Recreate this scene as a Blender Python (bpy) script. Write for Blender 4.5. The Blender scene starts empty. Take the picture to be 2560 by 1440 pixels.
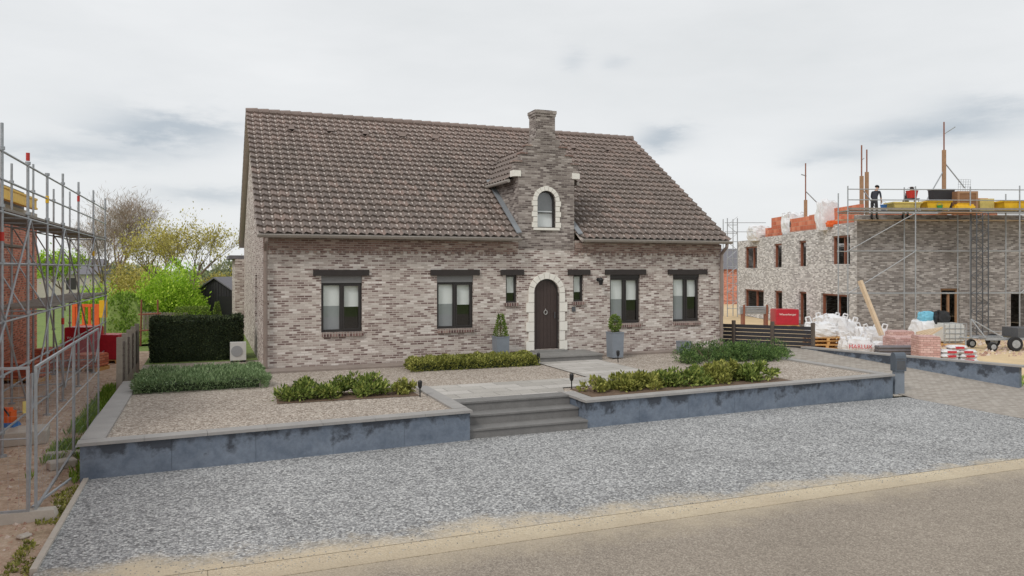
import bpy,bmesh,math,random
from math import sin,cos,pi,radians,sqrt
from mathutils import Vector,Matrix,noise
from mathutils.geometry import tessellate_polygon
random.seed(7)
S=bpy.context.scene; COL=S.collection
H=2.72; F=1900.; HY=670.; YAW=radians(21.8)
fw=Vector((sin(YAW),cos(YAW),0)); rt=Vector((cos(YAW),-sin(YAW),0))
def at(px,py,d):
    p=(fw+rt*((px-1280)/F))*d; p.z=H+(HY-py)/F*d; return p
def on(px,py,z): return at(px,py,(H-z)*F/(py-HY))
def base(px,d,z):
    p=at(px,HY,d); p.z=z; return p
def lin(c): 
    c=c/255.; return c/12.92 if c<=.04045 else ((c+.055)/1.055)**2.4
def srgb(r,g,b,k=1.): return (min(1,lin(r)*k),min(1,lin(g)*k),min(1,lin(b)*k),1)
# ---------------------------------------------------------------- materials
def new(name):
    m=bpy.data.materials.new(name); m.use_nodes=True; n=m.node_tree
    return m,n,n.nodes['Principled BSDF']
def N(n,t,**k):
    o=n.nodes.new(t)
    for a,v in k.items(): setattr(o,a,v)
    return o
def L(n,a,b): n.links.new(a,b)
def ramp(n,fac,stops,const=False):
    r=n.nodes.new('ShaderNodeValToRGB'); e=r.color_ramp.elements
    while len(e)<len(stops): e.new(.5)
    for i,(p,c) in enumerate(stops): e[i].position=p; e[i].color=c
    if const: r.color_ramp.interpolation='CONSTANT'
    L(n,fac,r.inputs[0]); return r.outputs[0]
def mixc(n,fac,a,b,mode='MIX'):
    m=n.nodes.new('ShaderNodeMixRGB'); m.blend_type=mode
    for s,v in ((0,fac),(1,a),(2,b)):
        if hasattr(v,'is_linked'): L(n,v,m.inputs[s])
        else: m.inputs[s].default_value=v
    return m.outputs[0]
def math_(n,op,a,b=0.):
    m=n.nodes.new('ShaderNodeMath'); m.operation=op
    for s,v in ((0,a),(1,b)):
        if hasattr(v,'is_linked'): L(n,v,m.inputs[s])
        else: m.inputs[s].default_value=v
    return m.outputs[0]
def maprange(n,v,a,b,c,d):
    mr=N(n,'ShaderNodeMapRange'); L(n,v,mr.inputs[0])
    for i,x in enumerate((a,b,c,d)): mr.inputs[i+1].default_value=x
    return mr.outputs[0]
def bump(n,b,h,strength=.4,dist=.02):
    k=N(n,'ShaderNodeBump'); k.inputs['Strength'].default_value=strength; k.inputs['Distance'].default_value=dist
    L(n,h,k.inputs['Height']); L(n,k.outputs[0],b.inputs['Normal'])
def coord(n,kind='Object'): return n.nodes.new('ShaderNodeTexCoord').outputs[kind]
def noise_(n,vec,scale,detail=4,rough=.6):
    t=N(n,'ShaderNodeTexNoise'); t.inputs['Scale'].default_value=scale; t.inputs['Detail'].default_value=detail; t.inputs['Roughness'].default_value=rough
    L(n,vec,t.inputs['Vector']); return t.outputs[0]
def grey(x): return (x,x,x,1)
def flat(name,c,rough=.6,var=.25,scale=3,metal=0,bmp=.15,fine=40):
    m,n,b=new(name); v=coord(n)
    f=noise_(n,v,scale,4,.65)
    lo=tuple(x*(1-var) for x in c[:3])+(1,); hi=tuple(min(1,x*(1+var)) for x in c[:3])+(1,)
    col=ramp(n,f,[(.3,lo),(.7,hi)])
    if bmp:
        g=noise_(n,v,fine,2); col=mixc(n,.35,col,ramp(n,g,[(.3,lo),(.7,hi)])); bump(n,b,g,bmp,.01)
    L(n,col,b.inputs['Base Color']); b.inputs['Roughness'].default_value=rough; b.inputs['Metallic'].default_value=metal
    return m
def brick(name,stops,mortar,bw=.23,bh=.072,ms=.011,stain=.18,off=.5,k=1.,spk=.3):
    m,n,b=new(name); v=coord(n,'UV')
    t=N(n,'ShaderNodeTexBrick'); t.offset=off
    t.inputs['Color1'].default_value=grey(0); t.inputs['Color2'].default_value=grey(1); t.inputs['Mortar'].default_value=grey(0)
    for a,x in (('Scale',1),('Mortar Size',ms),('Mortar Smooth',.2),('Bias',0),('Brick Width',bw),('Row Height',bh)): t.inputs[a].default_value=x
    L(n,v,t.inputs['Vector'])
    col=ramp(n,t.outputs['Color'],[(p,tuple(x*k for x in c[:3])+(1,)) for p,c in stops])
    sp=noise_(n,v,28,3,.7)
    col=mixc(n,spk,col,ramp(n,sp,[(.3,grey(.3)),(.7,grey(.8))]),'OVERLAY')
    col=mixc(n,t.outputs['Fac'],col,tuple(x*k for x in mortar[:3])+(1,))
    big=noise_(n,v,.55,4,.6)
    col=mixc(n,stain,col,ramp(n,big,[(.3,(.3,.29,.28,1)),(.7,grey(.75))]),'OVERLAY')
    L(n,col,b.inputs['Base Color']); b.inputs['Roughness'].default_value=.85
    bump(n,b,math_(n,'SUBTRACT',math_(n,'MULTIPLY',sp,.4),t.outputs['Fac']),.6,.012)
    return m
def gravel(name,cols,scale=30,patch=.35,sandy=None,dark=.5,k=1.,mid=.15):
    cols=[tuple(min(1,x*k) for x in c[:3])+(1,) for c in cols]
    m,n,b=new(name); v=coord(n)
    t=N(n,'ShaderNodeTexVoronoi'); t.inputs['Scale'].default_value=scale; L(n,v,t.inputs['Vector'])
    t2=N(n,'ShaderNodeTexVoronoi'); t2.inputs['Scale'].default_value=scale*.43; L(n,v,t2.inputs['Vector'])
    sx=N(n,'ShaderNodeSeparateColor'); L(n,t.outputs['Color'],sx.inputs[0])
    q=len(cols)
    col=ramp(n,sx.outputs[0],[(i/(q-1),c) for i,c in enumerate(cols)])
    sx2=N(n,'ShaderNodeSeparateColor'); L(n,t2.outputs['Color'],sx2.inputs[0])
    col=mixc(n,mid,col,ramp(n,sx2.outputs[1],[(0,cols[0]),(1,cols[-1])]))
    dk=ramp(n,t.outputs['Distance'],[(.25,grey(1)),(.85,grey(dark))])
    col=mixc(n,.8,col,dk,'MULTIPLY')
    big=noise_(n,v,.7,4,.65)
    col=mixc(n,patch,col,ramp(n,big,[(.35,grey(.38)),(.65,grey(.64))]),'OVERLAY')
    if sandy:
        c,a0,a1,f0,f1,amp,tilt=sandy
        s=N(n,'ShaderNodeSeparateXYZ'); L(n,v,s.inputs[0])
        w=math_(n,'ADD',s.outputs[1],math_(n,'MULTIPLY',math_(n,'SUBTRACT',noise_(n,v,1.1,6,.72),.5),amp))
        w=math_(n,'ADD',w,math_(n,'MULTIPLY',s.outputs[0],tilt))
        sc=ramp(n,noise_(n,v,50,3,.8),[(.3,tuple(x*.78 for x in c[:3])+(1,)),(.7,c)])
        col=mixc(n,maprange(n,w,a0,a1,f0,f1),col,sc)
    L(n,col,b.inputs['Base Color']); b.inputs['Roughness'].default_value=.95; b.inputs['Specular IOR Level'].default_value=.2
    bump(n,b,math_(n,'MULTIPLY',t.outputs['Distance'],-1.),.7,.015)
    return m
def leafmat(name,dark,mid,light,tr=.25,k=1.25):
    dark,mid,light=[tuple(x*k for x in c[:3])+(1,) for c in (dark,mid,light)]
    m,n,b=new(name); g=n.nodes.new('ShaderNodeNewGeometry')
    v=coord(n); big=noise_(n,v,2.2,2)
    f=math_(n,'ADD',math_(n,'MULTIPLY',g.outputs['Random Per Island'],.6),math_(n,'MULTIPLY',big,.4))
    col=ramp(n,f,[(.15,dark),(.5,mid),(.85,light)])
    L(n,col,b.inputs['Base Color']); b.inputs['Roughness'].default_value=.6; b.inputs['Specular IOR Level'].default_value=.25
    if tr:
        t=n.nodes.new('ShaderNodeBsdfTranslucent'); L(n,col,t.inputs[0])
        mx=n.nodes.new('ShaderNodeMixShader'); mx.inputs[0].default_value=tr
        L(n,b.outputs[0],mx.inputs[1]); L(n,t.outputs[0],mx.inputs[2]); L(n,mx.outputs[0],n.nodes['Material Output'].inputs[0])
    return m
M={}
M['brick']=brick('house_brick',[(.0,srgb(96,78,74)),(.16,srgb(113,96,91)),(.32,srgb(135,121,115)),(.55,srgb(155,145,138)),(.8,srgb(174,166,159)),(1,srgb(194,187,181))],srgb(176,168,161),bw=.205,bh=.0615,ms=.009,k=1.36,stain=.16,spk=.22)
M['brick_sill']=brick('sill_brick',[(0,srgb(70,50,50)),(.6,srgb(110,80,76)),(1,srgb(140,118,110))],srgb(150,140,132),bw=.08,bh=.3,ms=.014,off=0,k=1.2)
M['brick_cornice']=brick('cornice_brick',[(0,srgb(96,74,68)),(.5,srgb(128,102,94)),(.8,srgb(148,128,118)),(1,srgb(172,160,150))],srgb(150,138,130),bw=.205,bh=.0615,k=1.2)
M['brick_gable']=brick('gable_brick',[(0,srgb(82,72,69)),(.3,srgb(106,96,92)),(.6,srgb(133,124,118)),(1,srgb(168,160,154))],srgb(142,134,128),bw=.205,bh=.0615,ms=.009,stain=.3,k=1.16,spk=.22)
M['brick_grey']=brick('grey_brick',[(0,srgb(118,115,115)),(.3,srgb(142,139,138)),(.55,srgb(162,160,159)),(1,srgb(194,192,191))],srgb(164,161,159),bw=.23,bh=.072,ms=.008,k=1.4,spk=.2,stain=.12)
M['brick_grey_shaded']=brick('grey_brick_shaded_front',[(0,srgb(98,93,91)),(.35,srgb(120,115,112)),(.65,srgb(140,135,132)),(1,srgb(166,162,159))],srgb(136,131,128),bw=.23,bh=.072,ms=.008,k=1.25,spk=.2,stain=.12)  # same grey brick, darkened so the front's shade sits in the colour
M['brick_red']=brick('red_brick',[(0,srgb(112,60,48)),(.4,srgb(150,82,64)),(.7,srgb(168,96,76)),(1,srgb(184,124,102))],srgb(156,126,112),bw=.22,bh=.075,k=1.7)
M['block']=brick('orange_block',[(0,srgb(186,98,70)),(.5,srgb(204,116,86)),(1,srgb(218,138,108))],srgb(186,150,130),bw=.4,bh=.25,ms=.012)
M['pinkbrick']=brick('pink_brick',[(0,srgb(186,146,140)),(.5,srgb(202,166,160)),(1,srgb(218,188,182))],srgb(160,126,120),bw=.22,bh=.08,ms=.008)
M['orangebrick']=brick('orange_brick',[(0,srgb(176,92,66)),(.5,srgb(206,118,88)),(1,srgb(222,144,116))],srgb(150,96,76),bw=.22,bh=.08,ms=.008)
def tilemat():
    m,n,b=new('roof_tile'); v=coord(n,'UV')
    vm=N(n,'ShaderNodeVectorMath'); vm.operation='FLOOR'; L(n,v,vm.inputs[0])
    w=N(n,'ShaderNodeTexWhiteNoise'); w.noise_dimensions='2D'; L(n,vm.outputs[0],w.inputs['Vector'])
    k=1.2
    col=ramp(n,w.outputs['Value'],[(0,srgb(99,89,83,k)),(.5,srgb(107,96,90,k)),(.85,srgb(114,102,95,k)),(1,srgb(126,109,101,k))])
    o=coord(n); s=N(n,'ShaderNodeSeparateXYZ'); L(n,o,s.inputs[0])
    nz=noise_(n,o,.6,5,.7)
    hh=math_(n,'ADD',math_(n,'MULTIPLY',s.outputs[2],.2),math_(n,'MULTIPLY',nz,1.1))
    col=mixc(n,maprange(n,hh,1.75,2.3,0,.42),col,srgb(148,128,121,k))
    fine=noise_(n,o,14,4,.75)
    col=mixc(n,.24,col,ramp(n,fine,[(.3,(.27,.27,.26,1)),(.72,grey(.72))]),'OVERLAY')
    L(n,col,b.inputs['Base Color']); b.inputs['Roughness'].default_value=.6
    bump(n,b,fine,.3,.01); return m
M['tile']=tilemat()
def bluestone():
    m,n,b=new('bluestone'); v=coord(n,'UV'); o=coord(n)
    s=N(n,'ShaderNodeSeparateXYZ'); L(n,v,s.inputs[0])
    nz=noise_(n,o,2.6,5,.68); n2=noise_(n,o,14,4,.7)
    h=math_(n,'ADD',math_(n,'MULTIPLY',s.outputs[1],1.1),math_(n,'MULTIPLY',nz,1.7))
    col=ramp(n,nz,[(.3,srgb(90,101,116)),(.7,srgb(126,136,149))])
    col=mixc(n,maprange(n,h,.60,.82,0,.95),col,srgb(56,61,70))
    col=mixc(n,.3,col,ramp(n,n2,[(.3,grey(.32)),(.7,grey(.7))]),'OVERLAY')
    L(n,col,b.inputs['Base Color']); b.inputs['Roughness'].default_value=.55; bump(n,b,n2,.15,.005); return m
M['bluestone']=bluestone()
M['slab']=brick('path_slab',[(0,srgb(154,150,144)),(.5,srgb(166,162,156)),(1,srgb(178,174,169))],srgb(126,122,117),bw=.9,bh=.45,ms=.01,k=1.08,stain=.3)
M['paver']=brick('clinker_paver',[(0,srgb(146,138,129)),(.5,srgb(158,150,141)),(1,srgb(168,161,152))],srgb(130,122,113),bw=.22,bh=.11,ms=.008,stain=.12,spk=.15)
SAND=srgb(206,191,166)
M['gravel']=gravel('street_gravel',[srgb(98,98,99),srgb(138,138,139),srgb(164,164,164),srgb(206,206,204)],36,.42,(SAND,9.0,9.65,1.,0,2.0,.035),k=1.16,dark=.5)
M['gravel2']=gravel('beige_gravel',[srgb(122,109,98),srgb(157,145,133),srgb(180,168,156),srgb(212,203,192)],34,.3,k=1.12)
M['asphalt']=gravel('asphalt',[srgb(124,115,105),srgb(140,130,119),srgb(151,141,129),srgb(172,162,149)],60,.25,(SAND,7.85,8.75,0,.8,1.5,-.02),dark=.75,k=1.15)
M['kerb']=gravel('kerb_concrete',[srgb(190,174,148),srgb(204,189,164),srgb(216,202,178)],50,.3,(srgb(184,170,148),8.45,9.05,.7,0,1.3,0.),dark=.85)
M['coping']=flat('coping_stone',srgb(154,151,148),.7,.14,3,bmp=.1)
M['stepstone']=flat('step_stone',srgb(118,116,114),.7,.2,4)
M['plat']=flat('platform_stone',srgb(134,132,129),.7,.2,4)
M['apron']=flat('concrete_apron',srgb(142,130,122),.85,.2,3)
M['soil']=flat('soil',srgb(106,86,70),.95,.35,9,bmp=.6,fine=60)
def dirtmat():
    m,n,b=new('site_dirt'); v=coord(n)
    a=noise_(n,v,.35,5,.65); c=noise_(n,v,3.2,5,.75); d=noise_(n,v,26,4,.8)
    col=ramp(n,c,[(.28,srgb(152,126,106)),(.5,srgb(186,162,140)),(.72,srgb(212,194,174))])
    col=mixc(n,.4,col,ramp(n,d,[(.3,grey(.22)),(.7,grey(.78))]),'OVERLAY')
    col=mixc(n,ramp(n,noise_(n,v,6,3,.7),[(.62,grey(0)),(.7,grey(.5))]),col,srgb(190,128,108))
    col=mixc(n,ramp(n,a,[(.6,grey(0)),(.7,grey(.25))]),col,srgb(130,130,90))
    L(n,col,b.inputs['Base Color']); b.inputs['Roughness'].default_value=.95; bump(n,b,d,.7,.03); return m
M['dirt']=dirtmat()
M['sand']=flat('sandy_site',srgb(206,182,144),.95,.2,1.2,bmp=.5,fine=30)
M['grass']=flat('grass_ground',srgb(112,130,66),.95,.35,1.5,bmp=.6,fine=50)
M['stone']=flat('white_stone',srgb(232,228,219),.7,.08,6)
M['darkwood']=flat('dark_timber',srgb(50,44,42),.7,.25,8)
M['verge']=flat('verge_timber',srgb(196,186,178),.7,.12,8)
M['frame']=flat('dark_frame',srgb(48,44,43),.45,.1,8,bmp=0)
M['doorwood']=flat('door_wood',srgb(64,51,47),.5,.15,10)
M['gutter']=flat('zinc_gutter',srgb(164,157,150),.5,.1,3,metal=.2,bmp=0)
M['pipe']=flat('zinc_downpipe',srgb(146,132,124),.5,.12,3,metal=.2,bmp=0)
M['lead']=flat('lead_flashing',srgb(126,130,134),.55,.15,6)
M['steel']=flat('galvanised_steel',srgb(164,168,172),.45,.15,12,metal=.35,bmp=0)
M['darksteel']=flat('dark_steel',srgb(92,94,98),.5,.15,12,metal=.3,bmp=0)
M['shutter']=flat('grey_shutter',srgb(122,122,122),.5,.08,12,bmp=0)
M['black']=flat('black_paint',srgb(30,30,32),.5,.15,12,bmp=0)
M['shedwood']=flat('black_boards',srgb(46,44,48),.7,.2,9)
M['plank']=flat('timber_plank',srgb(164,128,98),.75,.2,6)
M['paleplank']=flat('pale_plank',srgb(206,184,156),.75,.12,6)
M['deck']=flat('deck_board',srgb(138,132,124),.8,.2,6)
M['pallet']=flat('pallet_wood',srgb(212,166,106),.8,.2,9)
M['post']=flat('concrete_post',srgb(156,148,136),.85,.15,8)
M['conc']=flat('concrete',srgb(182,174,163),.85,.12,4)
M['oldwood']=flat('weathered_slat',srgb(98,88,80),.85,.25,9)
M['white']=flat('white_woven_bag',srgb(222,222,224),.7,.1,6,bmp=.5,fine=14)
M['whiteplastic']=flat('white_plastic',srgb(206,206,202),.5,.05,6,bmp=0)
M['yellow']=flat('yellow_plastic',srgb(230,184,40),.5,.1,5,bmp=0)
M['paleyellow']=flat('dirty_yellow_plastic',srgb(206,186,110),.6,.2,8)
M['orange']=flat('orange_plastic',srgb(226,104,48),.5,.1,5,bmp=0)
M['redwrap']=flat('red_wrap',srgb(188,44,60),.4,.15,7,bmp=.3,fine=10)
M['redpaint']=flat('red_paint',srgb(190,50,42),.5,.12,5,bmp=0)
M['rust']=flat('rust_steel',srgb(136,84,64),.6,.2,8,bmp=0)
M['blue']=flat('blue_plastic',srgb(60,110,170),.5,.1,6,bmp=0)
M['lightblue']=flat('light_blue_tarp',srgb(120,190,215),.5,.1,6,bmp=0)
M['green']=flat('green_plastic',srgb(60,150,80),.5,.1,6,bmp=0)
M['brownbox']=flat('brown_board',srgb(142,104,74),.75,.15,6)
M['planter']=flat('grey_planter',srgb(128,135,144),.6,.1,6)
M['letterbox']=flat('anthracite_metal',srgb(86,94,104),.45,.1,6,bmp=0)
M['postgrey']=flat('blue_grey_metal',srgb(124,132,142),.45,.1,6,bmp=0)
M['rubber']=flat('rubber',srgb(36,36,38),.8,.1,9,bmp=0)
M['letter_white']=flat('white_lettering',srgb(240,236,232),.6,.02,5,bmp=0)
M['letter_red']=flat('red_lettering',srgb(204,70,76),.6,.02,5,bmp=0)
M['letter_dark']=flat('dark_lettering',srgb(40,84,92),.6,.02,5,bmp=0)
M['cloth']=flat('navy_workwear',srgb(46,48,58),.85,.2,9)
M['cloth2']=flat('charcoal_workwear',srgb(54,52,54),.85,.2,9)
M['skin']=flat('skin_tone',srgb(206,160,132),.6,.05,9,bmp=0)
M['hair']=flat('dark_hair',srgb(40,32,28),.7,.2,20,bmp=0)
M['roofgrey']=flat('grey_roof',srgb(112,110,115),.8,.15,5)
M['blind']=flat('white_blind',srgb(240,240,237),.8,.03,5,bmp=0)
M['screen']=flat('grey_screen',srgb(156,158,160),.8,.05,5,bmp=0)
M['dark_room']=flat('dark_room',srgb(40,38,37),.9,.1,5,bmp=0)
M['bark']=flat('bark',srgb(110,94,78),.9,.3,12)
M['twig']=flat('twig_bark',srgb(136,116,98),.9,.25,5,bmp=0)
def glassmat():
    m,n,b=new('window_glass'); n.nodes.remove(b)
    t=n.nodes.new('ShaderNodeBsdfTransparent'); t.inputs[0].default_value=(.92,.94,.95,1)
    g=n.nodes.new('ShaderNodeBsdfGlossy'); g.inputs['Roughness'].default_value=.02
    mx=n.nodes.new('ShaderNodeMixShader'); mx.inputs[0].default_value=.1
    L(n,t.outputs[0],mx.inputs[1]); L(n,g.outputs[0],mx.inputs[2]); L(n,mx.outputs[0],n.nodes['Material Output'].inputs[0]); return m
M['glass']=glassmat()
M['lf_lav']=leafmat('lavender_leaf',srgb(78,98,64),srgb(112,134,92),srgb(152,170,130))
M['lf_mid']=leafmat('shrub_leaf',srgb(58,72,32),srgb(102,120,56),srgb(166,172,96))
M['lf_olive']=leafmat('olive_leaf',srgb(78,84,38),srgb(124,128,62),srgb(176,174,98))
M['lf_yew']=leafmat('yew_leaf',srgb(44,62,36),srgb(78,104,56),srgb(126,148,86))
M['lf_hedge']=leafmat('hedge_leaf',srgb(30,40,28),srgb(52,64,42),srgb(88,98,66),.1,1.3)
M['lf_box']=leafmat('box_leaf',srgb(62,80,36),srgb(100,122,54),srgb(146,162,82))
M['lf_lime']=leafmat('lime_leaf',srgb(98,130,30),srgb(148,182,54),srgb(192,212,94),.3,1.3)
M['lf_spring']=leafmat('spring_leaf',srgb(124,116,56),srgb(172,162,84),srgb(208,196,124),.3,1.2)
M['lf_far']=leafmat('far_leaf',srgb(96,106,80),srgb(126,132,100),srgb(156,156,126),.2)
M['lf_twig']=leafmat('twig_haze',srgb(116,100,88),srgb(146,129,114),srgb(174,157,142),.2,1.15)
M['lf_grass']=leafmat('grass_blade',srgb(76,104,36),srgb(114,146,54),srgb(156,178,84),.3)
M['pebble']=leafmat('pebble_stone',srgb(100,99,97),srgb(140,138,134),srgb(184,181,176),0,1.)
M['rubble']=leafmat('rubble_chip',srgb(150,112,96),srgb(184,158,140),srgb(214,204,194),0,1.)
# ---------------------------------------------------------------- mesh helpers
def BM(): return bmesh.new()
def face(bm,pts):
    return bm.faces.new([bm.verts.new(p) for p in pts])
def B(bm,x0,x1,y0,y1,z0,z1,MT=None):
    c=[(x0,y0,z0),(x1,y0,z0),(x1,y1,z0),(x0,y1,z0),(x0,y0,z1),(x1,y0,z1),(x1,y1,z1),(x0,y1,z1)]
    v=[bm.verts.new(MT@Vector(p) if MT else p) for p in c]
    for f in ((3,2,1,0),(4,5,6,7),(0,1,5,4),(1,2,6,5),(2,3,7,6),(3,0,4,7)): bm.faces.new([v[i] for i in f])
    return v
def OB(bm,c,sx,sy,sz,rz=0,tilt=None):
    MT=Matrix.Translation(c)@Matrix.Rotation(rz,4,'Z')
    if tilt: MT=MT@tilt
    return B(bm,-sx/2,sx/2,-sy/2,sy/2,0,sz,MT)
def TP(bm,c,a,b,h,rz=0):
    MT=Matrix.Translation(c)@Matrix.Rotation(rz,4,'Z')
    v=[bm.verts.new(MT@Vector(p)) for p in ((-a[0],-a[1],0),(a[0],-a[1],0),(a[0],a[1],0),(-a[0],a[1],0),(-b[0],-b[1],h),(b[0],-b[1],h),(b[0],b[1],h),(-b[0],b[1],h))]
    for f in ((3,2,1,0),(4,5,6,7),(0,1,5,4),(1,2,6,5),(2,3,7,6),(3,0,4,7)): bm.faces.new([v[i] for i in f])
def T(bm,p0,p1,r0,r1=None,n=6,cap=True):
    p0=Vector(p0); p1=Vector(p1); r1=r0 if r1 is None else r1
    d=(p1-p0)
    if d.length<1e-6: return
    d.normalize(); a=d.orthogonal().normalized(); b=d.cross(a)
    A=[bm.verts.new(p0+(a*cos(2*pi*i/n)+b*sin(2*pi*i/n))*r0) for i in range(n)]
    C=[bm.verts.new(p1+(a*cos(2*pi*i/n)+b*sin(2*pi*i/n))*r1) for i in range(n)]
    for i in range(n): bm.faces.new((A[i],A[(i+1)%n],C[(i+1)%n],C[i]))
    if cap and n>2: bm.faces.new(A[::-1]); bm.faces.new(C)
def chain(bm,pts,r,n=6):
    for a,b in zip(pts,pts[1:]): T(bm,a,b,r,n=n)
def lathe(bm,prof,c,n=16,axis=None):
    c=Vector(c); R=axis or Matrix.Identity(4); rings=[]
    for r,z in prof: rings.append([bm.verts.new(c+R@Vector((r*cos(2*pi*i/n),r*sin(2*pi*i/n),z))) for i in range(n)])
    for a,b in zip(rings,rings[1:]):
        for i in range(n): bm.faces.new((a[i],a[(i+1)%n],b[(i+1)%n],b[i]))
    bm.faces.new(rings[0][::-1]); bm.faces.new(rings[-1])
def extr(bm,pts,f):
    f=Vector(f); A=[bm.verts.new(p) for p in pts]; Bk=[bm.verts.new(Vector(p)+f) for p in pts]
    bm.faces.new(A); bm.faces.new(Bk[::-1]); n=len(A)
    for i in range(n): bm.faces.new((A[(i+1)%n],A[i],Bk[i],Bk[(i+1)%n]))
def wallpoly(bm,outer,holes,org,ud,inn,rev=.14):
    org=Vector(org); ud=Vector(ud); inn=Vector(inn); P=lambda p: org+ud*p[0]+Vector((0,0,p[1]))
    loops=[[Vector((a,b,0)) for a,b in l] for l in [outer]+holes]
    flatp=[p for l in loops for p in l]; V=[bm.verts.new(P(p)) for p in flatp]
    for t in tessellate_polygon(loops):
        a,b,c=[V[i].co for i in t]
        if ((b-a).cross(c-a)).dot(inn)>0: t=t[::-1]
        try: bm.faces.new([V[i] for i in t])
        except ValueError: pass
    for h in holes:
        k=len(h)
        for i in range(k):
            a=P(h[i]); b=P(h[(i+1)%k]); face(bm,[a,b,b+inn*rev,a+inn*rev])
def setuv(bm):
    bm.normal_update(); uv=bm.loops.layers.uv.new('UVMap')
    for f in bm.faces:
        n=f.normal
        if abs(n.z)>.97 or n.length<.1: t=Vector((1,0,0)); b=Vector((0,1,0))
        else: t=Vector((-n.y,n.x,0)).normalized(); b=n.cross(t)
        for l in f.loops: l[uv].uv=(l.vert.co.dot(t),l.vert.co.dot(b))
WM={}
def tagp(o,label,cat,group=None,kind=None):
    if label: o['label']=label
    if cat: o['category']=cat
    if group: o['group']=group
    if kind: o['kind']=kind
def thing(name,label,cat,loc=(0,0,0),rz=0,group=None):
    o=bpy.data.objects.new(name,None); COL.objects.link(o); o.location=loc; o.rotation_euler=(0,0,rz); o.empty_display_size=.2
    tagp(o,label,cat,group); WM[o.name]=Matrix.Translation(Vector(loc))@Matrix.Rotation(rz,4,'Z'); return o
def link(name,me,mat,parent=None,smooth=False):
    me.materials.append(M[mat] if isinstance(mat,str) else mat)
    if smooth:
        for p in me.polygons: p.use_smooth=True
    o=bpy.data.objects.new(name,me); COL.objects.link(o)
    if parent is not None: o.parent=parent; WM[o.name]=WM[parent.name]
    return o
def part(name,bm,mat,parent,local=False,smooth=False,label=None,kind=None,uv=True):
    if uv: setuv(bm)
    if not local: bm.transform(WM[parent.name].inverted())
    me=bpy.data.meshes.new(name); bm.to_mesh(me); bm.free()
    o=link(name,me,mat,parent,smooth)
    if label: o['label']=label
    if kind: o['kind']=kind
    return o
def solo(name,bm,mat,label,cat,group=None,smooth=False,kind=None):
    setuv(bm); vs=[v.co for v in bm.verts]
    lo=Vector([min(v[i] for v in vs) for i in range(3)]); hi=Vector([max(v[i] for v in vs) for i in range(3)])
    loc=Vector(((lo.x+hi.x)/2,(lo.y+hi.y)/2,lo.z))
    if kind=='structure': loc=Vector((0,0,0))
    bm.transform(Matrix.Translation(-loc))
    me=bpy.data.meshes.new(name); bm.to_mesh(me); bm.free(); o=link(name,me,mat,None,smooth); o.location=loc
    WM[o.name]=Matrix.Translation(loc); tagp(o,label,cat,group,kind); return o
def copy_tree(o,parent=None,loc=None,rz=None,label=None):
    c=o.copy(); COL.objects.link(c)
    if parent is not None: c.parent=parent
    if loc is not None: c.location=loc
    if rz is not None: c.rotation_euler=(0,0,rz)
    if label: c['label']=label
    for ch in list(o.children): copy_tree(ch,c)
    return c
def text(name,body,size,mat,parent,MT,ex=.004):
    cu=bpy.data.curves.new(name,'FONT'); cu.body=body; cu.size=size; cu.align_x='CENTER'; cu.align_y='CENTER'; cu.extrude=ex
    o=bpy.data.objects.new('tmp',cu); COL.objects.link(o); dg=bpy.context.evaluated_depsgraph_get(); dg.update()
    me=bpy.data.meshes.new_from_object(o.evaluated_get(dg)); bpy.data.objects.remove(o)
    me.transform(MT); me.materials.clear(); return link(name,me,mat,parent)
RX=Matrix.Rotation(pi/2,4,'X')
def rnd(a,b): return random.uniform(a,b)
def rvec():
    while True:
        v=Vector((rnd(-1,1),rnd(-1,1),rnd(-1,1)))
        if .01<v.length<1: return v.normalized()
def leafcloud(name,pts,size,mat,parent,wid=.45,spread=.8,off=(0,0,0)):
    vs=[];fs=[]; off=Vector(off)
    for p,o in pts:
        a=(Vector(o)+rvec()*spread).normalized(); b=a.cross(rvec())
        if b.length<.05: continue
        b.normalize(); l=size*rnd(.6,1.35); w=l*wid*.5; p=Vector(p)+off; k=len(vs)
        vs+= [p,p+a*l*.5+b*w,p+a*l,p+a*l*.5-b*w]; fs.append((k,k+1,k+2,k+3))
    me=bpy.data.meshes.new(name); me.from_pydata(vs,[],fs); me.update()
    return link(name,me,mat,parent)
def dome_pts(n,rx,ry,h,nl=14,seed=0,inner=.6,r0=.24,r1=.42,spike=0.):
    R=random.Random(seed); lumps=[]
    for i in range(nl):
        a=R.uniform(0,2*pi); q=sqrt(R.random())*(1-r0*.9)
        z=R.uniform(.1,.74)*(1-.55*q*q); lumps.append((rx*q*cos(a),ry*q*sin(a),h*z,R.uniform(r0,r1)))
    out=[]
    while len(out)<n:
        c=random.choice(lumps); d=rvec(); k=rnd(inner,1.05)
        if random.random()<spike: k*=rnd(1.1,1.5)
        p=Vector((c[0]+d.x*c[3]*rx*k,c[1]+d.y*c[3]*ry*k,c[2]+d.z*c[3]*h*k))
        if p.z<.01: continue
        out.append((p,Vector((d.x,d.y,d.z+.35+spike*2))))
    return out
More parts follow.
